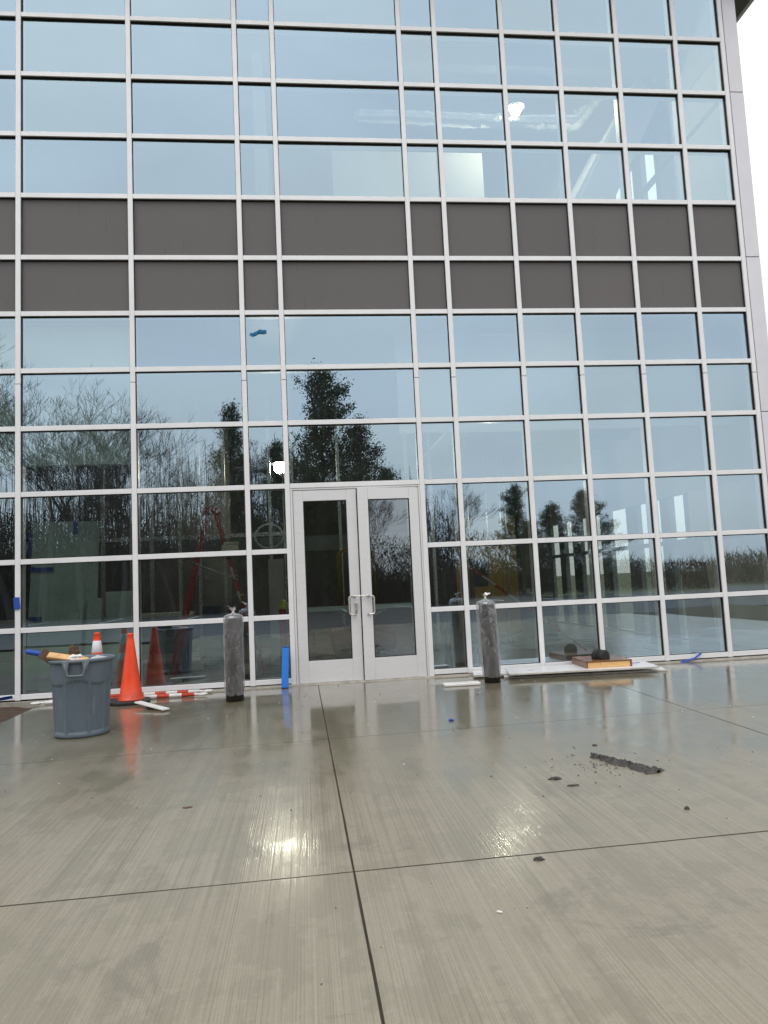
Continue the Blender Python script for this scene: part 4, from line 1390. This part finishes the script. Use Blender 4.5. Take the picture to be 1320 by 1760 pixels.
clod('brown_leaf', -0.758, 4.722, .030, .018, .004, 'dead_leaf', 6, 'small wet brown leaf on the left hand slab', 'leaf')
bm = bmesh.new(); tube(bm, [(.698, 2.950, .0045), (.716, 2.938, .0045)], .004, 8)
tag(new_obj('screw', bm, 'white'), 'tiny white screw on the foreground slab', 'screw')
bm = bmesh.new()                                     # grit too fine to count
def grit(x, y, s):
    vs = []
    for k in range(6):
        a = k * 2.1
        vs.append(Vector((random.uniform(-1, 1), random.uniform(-1, 1), random.uniform(0, 1.0))))
    base = [bm.verts.new((x + math.cos(q) * s * random.uniform(.6, 1.2), y + math.sin(q) * s * random.uniform(.6, 1.2), .001)) for q in (0, 1.25, 2.5, 3.77, 5.0)]
    tip = bm.verts.new((x + random.uniform(-.3, .3) * s, y + random.uniform(-.3, .3) * s, .001 + s * random.uniform(.3, 1.0)))
    for k in range(5):
        bm.faces.new((base[k], base[(k + 1) % 5], tip))
for _ in range(420):
    grit(random.uniform(-3, 5.5), random.triangular(2.0, 9.8, 8.8), random.choice((.0025, .003, .004, .005)) * random.uniform(.7, 1.4))
for _ in range(130):
    a, r = random.uniform(0, 6.28), abs(random.gauss(0, .42))
    grit(1.95 + r * math.cos(a) * 1.0, 4.95 + r * math.sin(a) * .9, random.choice((.003, .004, .006, .008)))
for _ in range(26):
    grit(random.uniform(-.2, 2.4), random.uniform(8.2, 9.8), random.uniform(.006, .011))
tag(new_obj('grit', bm, 'mud'), 'scattered dark grit and crumbs of mud on the concrete', 'grit', kind='stuff')
bm = bmesh.new()
for _ in range(60):
    grit(random.uniform(-2.6, 4.6), random.triangular(3.0, 9.7, 9.2), random.uniform(.003, .008))
tag(new_obj('white_crumbs', bm, 'white'), 'white foam crumbs scattered on the wet concrete', 'crumbs', kind='stuff')

# ================================================================== TREES BEHIND THE CAMERA (mirrored in the glazing)
def tri_tube(verts, faces, p0, p1, r0, r1, n):
    d = (p1 - p0)
    if d.length < 1e-5: return
    d.normalize()
    a = Vector((0, 0, 1)) if abs(d.z) < .9 else Vector((1, 0, 0))
    u = d.cross(a).normalized(); w_ = d.cross(u)
    b0 = len(verts)
    for (p, r) in ((p0, r0), (p1, r1)):
        for k in range(n):
            q = 2 * math.pi * k / n
            verts.append(p + (u * math.cos(q) + w_ * math.sin(q)) * r)
    for k in range(n):
        faces.append((b0 + k, b0 + (k + 1) % n, b0 + n + (k + 1) % n, b0 + n + k))

def bare_tree(seed, h, levels=6, spread=0.62):
    rnd = random.Random(seed)
    tv, tf, cv, cf = [], [], [], []
    def grow(p, d, ln, r, lev):
        segs = 3 if lev < 3 else 2
        v, f = (tv, tf) if lev == 0 else (cv, cf)
        for s in range(segs):
            d = (d + Vector((rnd.gauss(0, .11), rnd.gauss(0, .11), rnd.gauss(0.03, .07)))).normalized()
            q = p + d * (ln / segs)
            r2 = r * (.86 if lev < 2 else .78)
            tri_tube(v, f, p, q, r, r2, 7 if lev == 0 else 5 if lev < 3 else 3)
            p, r = q, r2
            if lev >= 1 and lev < levels and rnd.random() < .48:
                branch(p, d, ln * rnd.uniform(.45, .7), r * .48, lev + 1)
        if lev < levels:
            for _ in range(rnd.choice((2, 2, 3))):
                branch(p, d, ln * rnd.uniform(.62, .84), r * rnd.uniform(.54, .72), lev + 1)
    def branch(p, d, ln, r, lev):
        ax = Vector((rnd.gauss(0, 1), rnd.gauss(0, 1), rnd.gauss(0, .4))).normalized()
        nd = (d + ax * rnd.uniform(spread * .55, spread * 1.25)).normalized()
        nd.z = nd.z * .9 + .12
        grow(p, nd.normalized(), ln, max(r, .0065), lev)
    grow(Vector((0, 0, 0)), Vector((rnd.gauss(0, .04), rnd.gauss(0, .04), 1)), h * .27, h * .0138, 0)
    out = []
    for nm, v, f in (('trunk', tv, tf), ('branches', cv, cf)):
        me = bpy.data.meshes.new(nm)
        me.from_pydata(v, [], f)
        me.materials.append(M['bark'])
        out.append(me)
    top = max(q.z for q in cv)
    return out, top

def conifer(seed, h, wid, ragged=0.3, bare=0.06, up=0.45, lobes=0.25):
    """evergreen with ascending sprays; lobes > 0 gives the lumpy, lopsided outline of an old juniper"""
    rnd = random.Random(seed)
    tv, tf, cv, cf = [], [], [], []
    p = Vector((0, 0, 0))
    for k in range(8):
        q = Vector((rnd.gauss(0, .05) * k, rnd.gauss(0, .05) * k, h * .97 * (k + 1) / 8))
        tri_tube(tv, tf, p, q, h * .016 * (1 - k / 9), h * .016 * (1 - (k + 1) / 9), 6)
        p = q
    nb = 210
    for k in range(nb):
        f = bare + (1 - bare) * (k / nb) ** .9
        z = h * f * .97
        a = rnd.uniform(0, 6.2832)
        lob = 1 + lobes * 1.7 * noise.noise(Vector((math.cos(a) * 1.1 + seed, math.sin(a) * 1.1, f * 5)))
        L = wid * ((1 - f) ** .62 * .95 + .07) * lob * rnd.uniform(1 - ragged, 1 + ragged * .5)
        d = Vector((math.cos(a), math.sin(a), rnd.uniform(0.0, up * 2)))
        z -= d.z * L * .45
        o_ = Vector((0, 0, z))
        tri_tube(cv, cf, o_, o_ + d * L, .03, .008, 3)
        nl = int(30 + L * 85)
        for _ in range(nl):
            t = rnd.random() ** .55
            c = o_ + d * (L * t) + Vector((rnd.gauss(0, .20), rnd.gauss(0, .20), rnd.gauss(.02, .20))) * (1.25 - .55 * t)
            s = rnd.uniform(.035, .10)
            ax = (Vector((rnd.gauss(0, .6), rnd.gauss(0, .6), rnd.gauss(.2, .7))) + d * .6).normalized()
            b_ = ax.cross(Vector((rnd.gauss(0, 1), rnd.gauss(0, 1), rnd.gauss(0, 1)))).normalized()
            b0 = len(cv)
            cv.extend([c - ax * s, c + b_ * s * .4, c + ax * s, c - b_ * s * .4])
            cf.append((b0, b0 + 1, b0 + 2, b0 + 3))
    me1 = bpy.data.meshes.new('trunk'); me1.from_pydata(tv, [], tf); me1.materials.append(M['bark'])
    me2 = bpy.data.meshes.new('crown'); me2.from_pydata(cv, [], cf); me2.materials.append(M['needle'])
    return [me1, me2], h

def plant(name, meshes, loc, scale, rz, label, cat, group):
    t = thing(name, loc, label, cat, group)
    t.scale = scale if isinstance(scale, tuple) else (scale,) * 3
    t.rotation_euler = (0, 0, rz)
    for me in meshes:
        o = bpy.data.objects.new(me.name, me)
        C.objects.link(o)
        o.parent = t
    return t
BT = [bare_tree(11, 14.0, 7, .56), bare_tree(23, 13.0, 7, .52), bare_tree(37, 12.0, 7, .5), bare_tree(51, 12.0, 6, .66)]
CT = [conifer(3, 12.0, 2.9, .4, .08, .5, .45), conifer(8, 12.0, 2.7, .5, .15, .6, .6), conifer(15, 9.0, 2.2, .35), conifer(29, 12.0, 1.9, .25, .06, .25)]
GY = -0.16
TREES_BARE = [  # x, y, target height, prototype, label   (mirror distance is 20 - y)
    (-15.0, -24.5, 16.2, 0, 'tallest bare tree mirrored in the left bays reaching up towards the dark band'),
    (-18.6, -26.0, 16.4, 1, 'tall bare tree mirrored at the far left edge of the glazing'),
    (-10.6, -25.0, 13.6, 3, 'wide bare tree mirrored on the mullion between the second and third bays'),
    (-7.9, -26.5, 13.2, 2, 'round headed bare tree mirrored alone against the sky left of the narrow conifer'),
    (-17.2, -25.2, 15.4, 3, 'forked bare tree mirrored across the leftmost mullion'),
    (-12.8, -25.6, 14.6, 1, 'upright bare tree mirrored in the middle of the second bay'),
    (6.6, -27.0, 8.6, 2, 'bare tree mirrored just right of the ragged juniper'),
    (8.4, -28.5, 8.9, 0, 'bare tree mirrored in the narrow bay right of the door'),
    (11.0, -26.5, 7.6, 3, 'low bare tree mirrored behind the yellow sheathing right of the door')]
BACK = 'bare tree deep in the mirrored wood behind taller ones'
TREES_BARE += [(x, y, h, p, BACK) for (x, y, h, p) in (
    (-20.2, -30.0, 15.0, 2), (-15.8, -31.5, 13.5, 3), (-11.6, -32.5, 12.0, 1), (-13.2, -29.0, 14.2, 2), (-5.8, -28.0, 12.0, 1), (-8.9, -31.0, 12.6, 0), (-2.6, -30.0, 10.5, 2),
    (-10.2, -29.5, 11.0, 2), (-6.8, -33.0, 10.6, 3), (-4.6, -32.0, 10.0, 0), (0.2, -33.0, 9.8, 1), (4.8, -32.0, 9.4, 0), (7.4, -33.0, 8.6, 1), (-24.0, -30.0, 15.0, 1))]
for k, (x, y, h, p, lab) in enumerate(TREES_BARE):
    me, top = BT[p]
    s = (h * (1.01 if x < -5 else 1.0) + .16) / top
    plant('bare_tree', me, (x, y, GY), s, k * 1.9, lab, 'tree', 'bare trees of the wood mirrored in the glazing' if lab == BACK else 'bare trees in front of the mirrored wood')
for (x, y, h, sx, p, lab) in (
    (-4.1, -25.0, 12.7, 1.0, 3, 'narrow dark conifer mirrored left of the glaring work light'),
    (1.15, -24.5, 14.9, 1.0, 1, 'tall ragged juniper mirrored above the left door leaf'),
    (3.6, -25.5, 11.8, 1.2, 0, 'broad dark juniper mirrored above the right door leaf'),
    (5.4, -27.0, 9.0, 1.1, 1, 'low dark conifer mirrored at the right edge of the broad juniper'),
    (-1.2, -27.5, 10.8, 1.1, 0, 'lower dark conifer mirrored beside the ragged juniper'),
    (13.4, -25.0, 7.2, 1.1, 1, 'pointed conifer mirrored right of the door at mid height'),
    (16.0, -25.5, 5.9, 1.25, 2, 'small rounded conifer mirrored between two taller ones'),
    (17.9, -25.0, 6.7, 1.3, 0, 'dense conifer mirrored just left of the side windows'),
    (15.0, -27.0, 5.0, 1.2, 2, 'lowest conifer of the mirrored right hand row')):
    me, top = CT[p]
    s = (h + .16) / top
    plant('conifer', me, (x, y, GY), (s * sx, s * sx, s), x * 1.3, lab, 'tree', 'conifers mirrored in the glazing')

# understory and far woods: each reads as one mass
rnd = random.Random(99)
tv, tf = [], []
def wood_h(x):
    base = 6.6 if x < 4 else 6.6 - (x - 4) * .42 if x < 12 else 3.3
    return max(2.9, base) * (1 + .22 * noise.noise(Vector((x * .45, 0, 0))) + .15 * noise.noise(Vector((x * 1.7, 3, 0))))
for _ in range(78000):                               # twigs, ivy and brambles
    x, y = rnd.uniform(-38, 14), rnd.uniform(-37, -26)
    h = wood_h(x) * (1 if x < 7 else max(.3, 1 - (x - 7) * .11))
    z = h * (1 - rnd.random() ** .62) + rnd.uniform(-.1, .5)
    c = Vector((x, y, GY + max(0, z)))
    d = Vector((rnd.gauss(0, .6), rnd.gauss(0, .6), rnd.gauss(.5, .7))).normalized()
    n = d.cross(Vector((rnd.gauss(0, 1), rnd.gauss(0, 1), rnd.gauss(0, 1)))).normalized()
    L, W = (rnd.uniform(.3, .9), rnd.uniform(.010, .035)) if rnd.random() < .88 else (rnd.uniform(.06, .14), rnd.uniform(.03, .07))
    b0 = len(tv)
    tv.extend([c - n * W, c + n * W, c + d * L + n * W * .5, c + d * L - n * W * .5])
    tf.append((b0, b0 + 1, b0 + 2, b0 + 3))
for _ in range(1500):                                # thin stems
    x, y = rnd.uniform(-36, 10), rnd.uniform(-36, -26)
    p = Vector((x, y, GY))
    h = wood_h(x) * rnd.uniform(.9, 1.7)
    for k in range(4):
        q = p + Vector((rnd.gauss(0, .16), rnd.gauss(0, .12), h / 4))
        tri_tube(tv, tf, p, q, .05 * (1 - k / 5) * rnd.uniform(.5, 1.3), .045 * (1 - (k + 1) / 5), 3)
        p = q
me = bpy.data.meshes.new('thicket'); me.from_pydata(tv, [], tf); me.materials.append(M['far_wood'])
o = bpy.data.objects.new('thicket', me); C.objects.link(o)
tag(o, 'dense leafless undergrowth at the edge of the mirrored wood', 'undergrowth', kind='stuff')

def wood_bank(name, pts, hfun, depth, seed, label, per=60):
    """far wood that reads as one ragged mass of leafless crowns"""
    r2 = random.Random(seed)
    v, f = [], []
    for (x0, y0), (x1, y1) in zip(pts, pts[1:]):
        L = math.hypot(x1 - x0, y1 - y0)
        for _ in range(int(L * per)):
            t = r2.random()
            x, y = x0 + (x1 - x0) * t, y0 + (y1 - y0) * t
            dx, dy = (y1 - y0) / L, -(x1 - x0) / L
            dd = r2.uniform(0, depth)
            x, y = x + dx * dd, y + dy * dd
            h = hfun(x, y)
            z = h * (1 - r2.random() ** .75)
            c = Vector((x, y, GY + z))
            d = Vector((r2.gauss(0, .5), r2.gauss(0, .5), r2.uniform(.2, 1.2))).normalized()
            n = d.cross(Vector((r2.gauss(0, 1), r2.gauss(0, 1), r2.gauss(0, 1)))).normalized()
            l_, w_ = (r2.uniform(.3, 1.0), r2.uniform(.012, .035)) if r2.random() < .8 else (r2.uniform(.10, .2), r2.uniform(.06, .12))
            b0 = len(v)
            v.extend([c - n * w_, c + n * w_, c + d * l_ + n * w_ * .4, c + d * l_ - n * w_ * .4])
            f.append((b0, b0 + 1, b0 + 2, b0 + 3))
    me = bpy.data.meshes.new(name); me.from_pydata(v, [], f); me.materials.append(M['far_wood'])
    o = bpy.data.objects.new(name, me); C.objects.link(o)
    return tag(o, label, 'woods', kind='stuff')
def far_h(x, y):
    return (7.6 if x < 8 else 7.6 - (x - 8) * .55 if x < 18 else 2.1) * (1 + .3 * noise.noise(Vector((x * .23, 0, 0))))
wood_bank('far_wood', [(70, -40), (-70, -40)], far_h, 9, 4, 'far leafless wood beyond the parking lot seen mirrored', 480)
wood_bank('side_wood', [(62, -10), (62, 130)], lambda x, y: 2.4 * (1 + .3 * noise.noise(Vector((y * .12, 5, 0)))), 8, 6, 'low dark wood seen through the side windows', 240)

# kerb of the lot
tag(box('kerb', -60, 60, -5.41, -5.39 + .15, -0.15, 0.02, 'curb'), kind='structure') if False else None
for k in range(14):
    box('parking_line', -30 + k * 4.0, -29.88 + k * 4.0, -22.5, -17.5, -0.098, -0.094, 'white')['kind'] = 'structure'
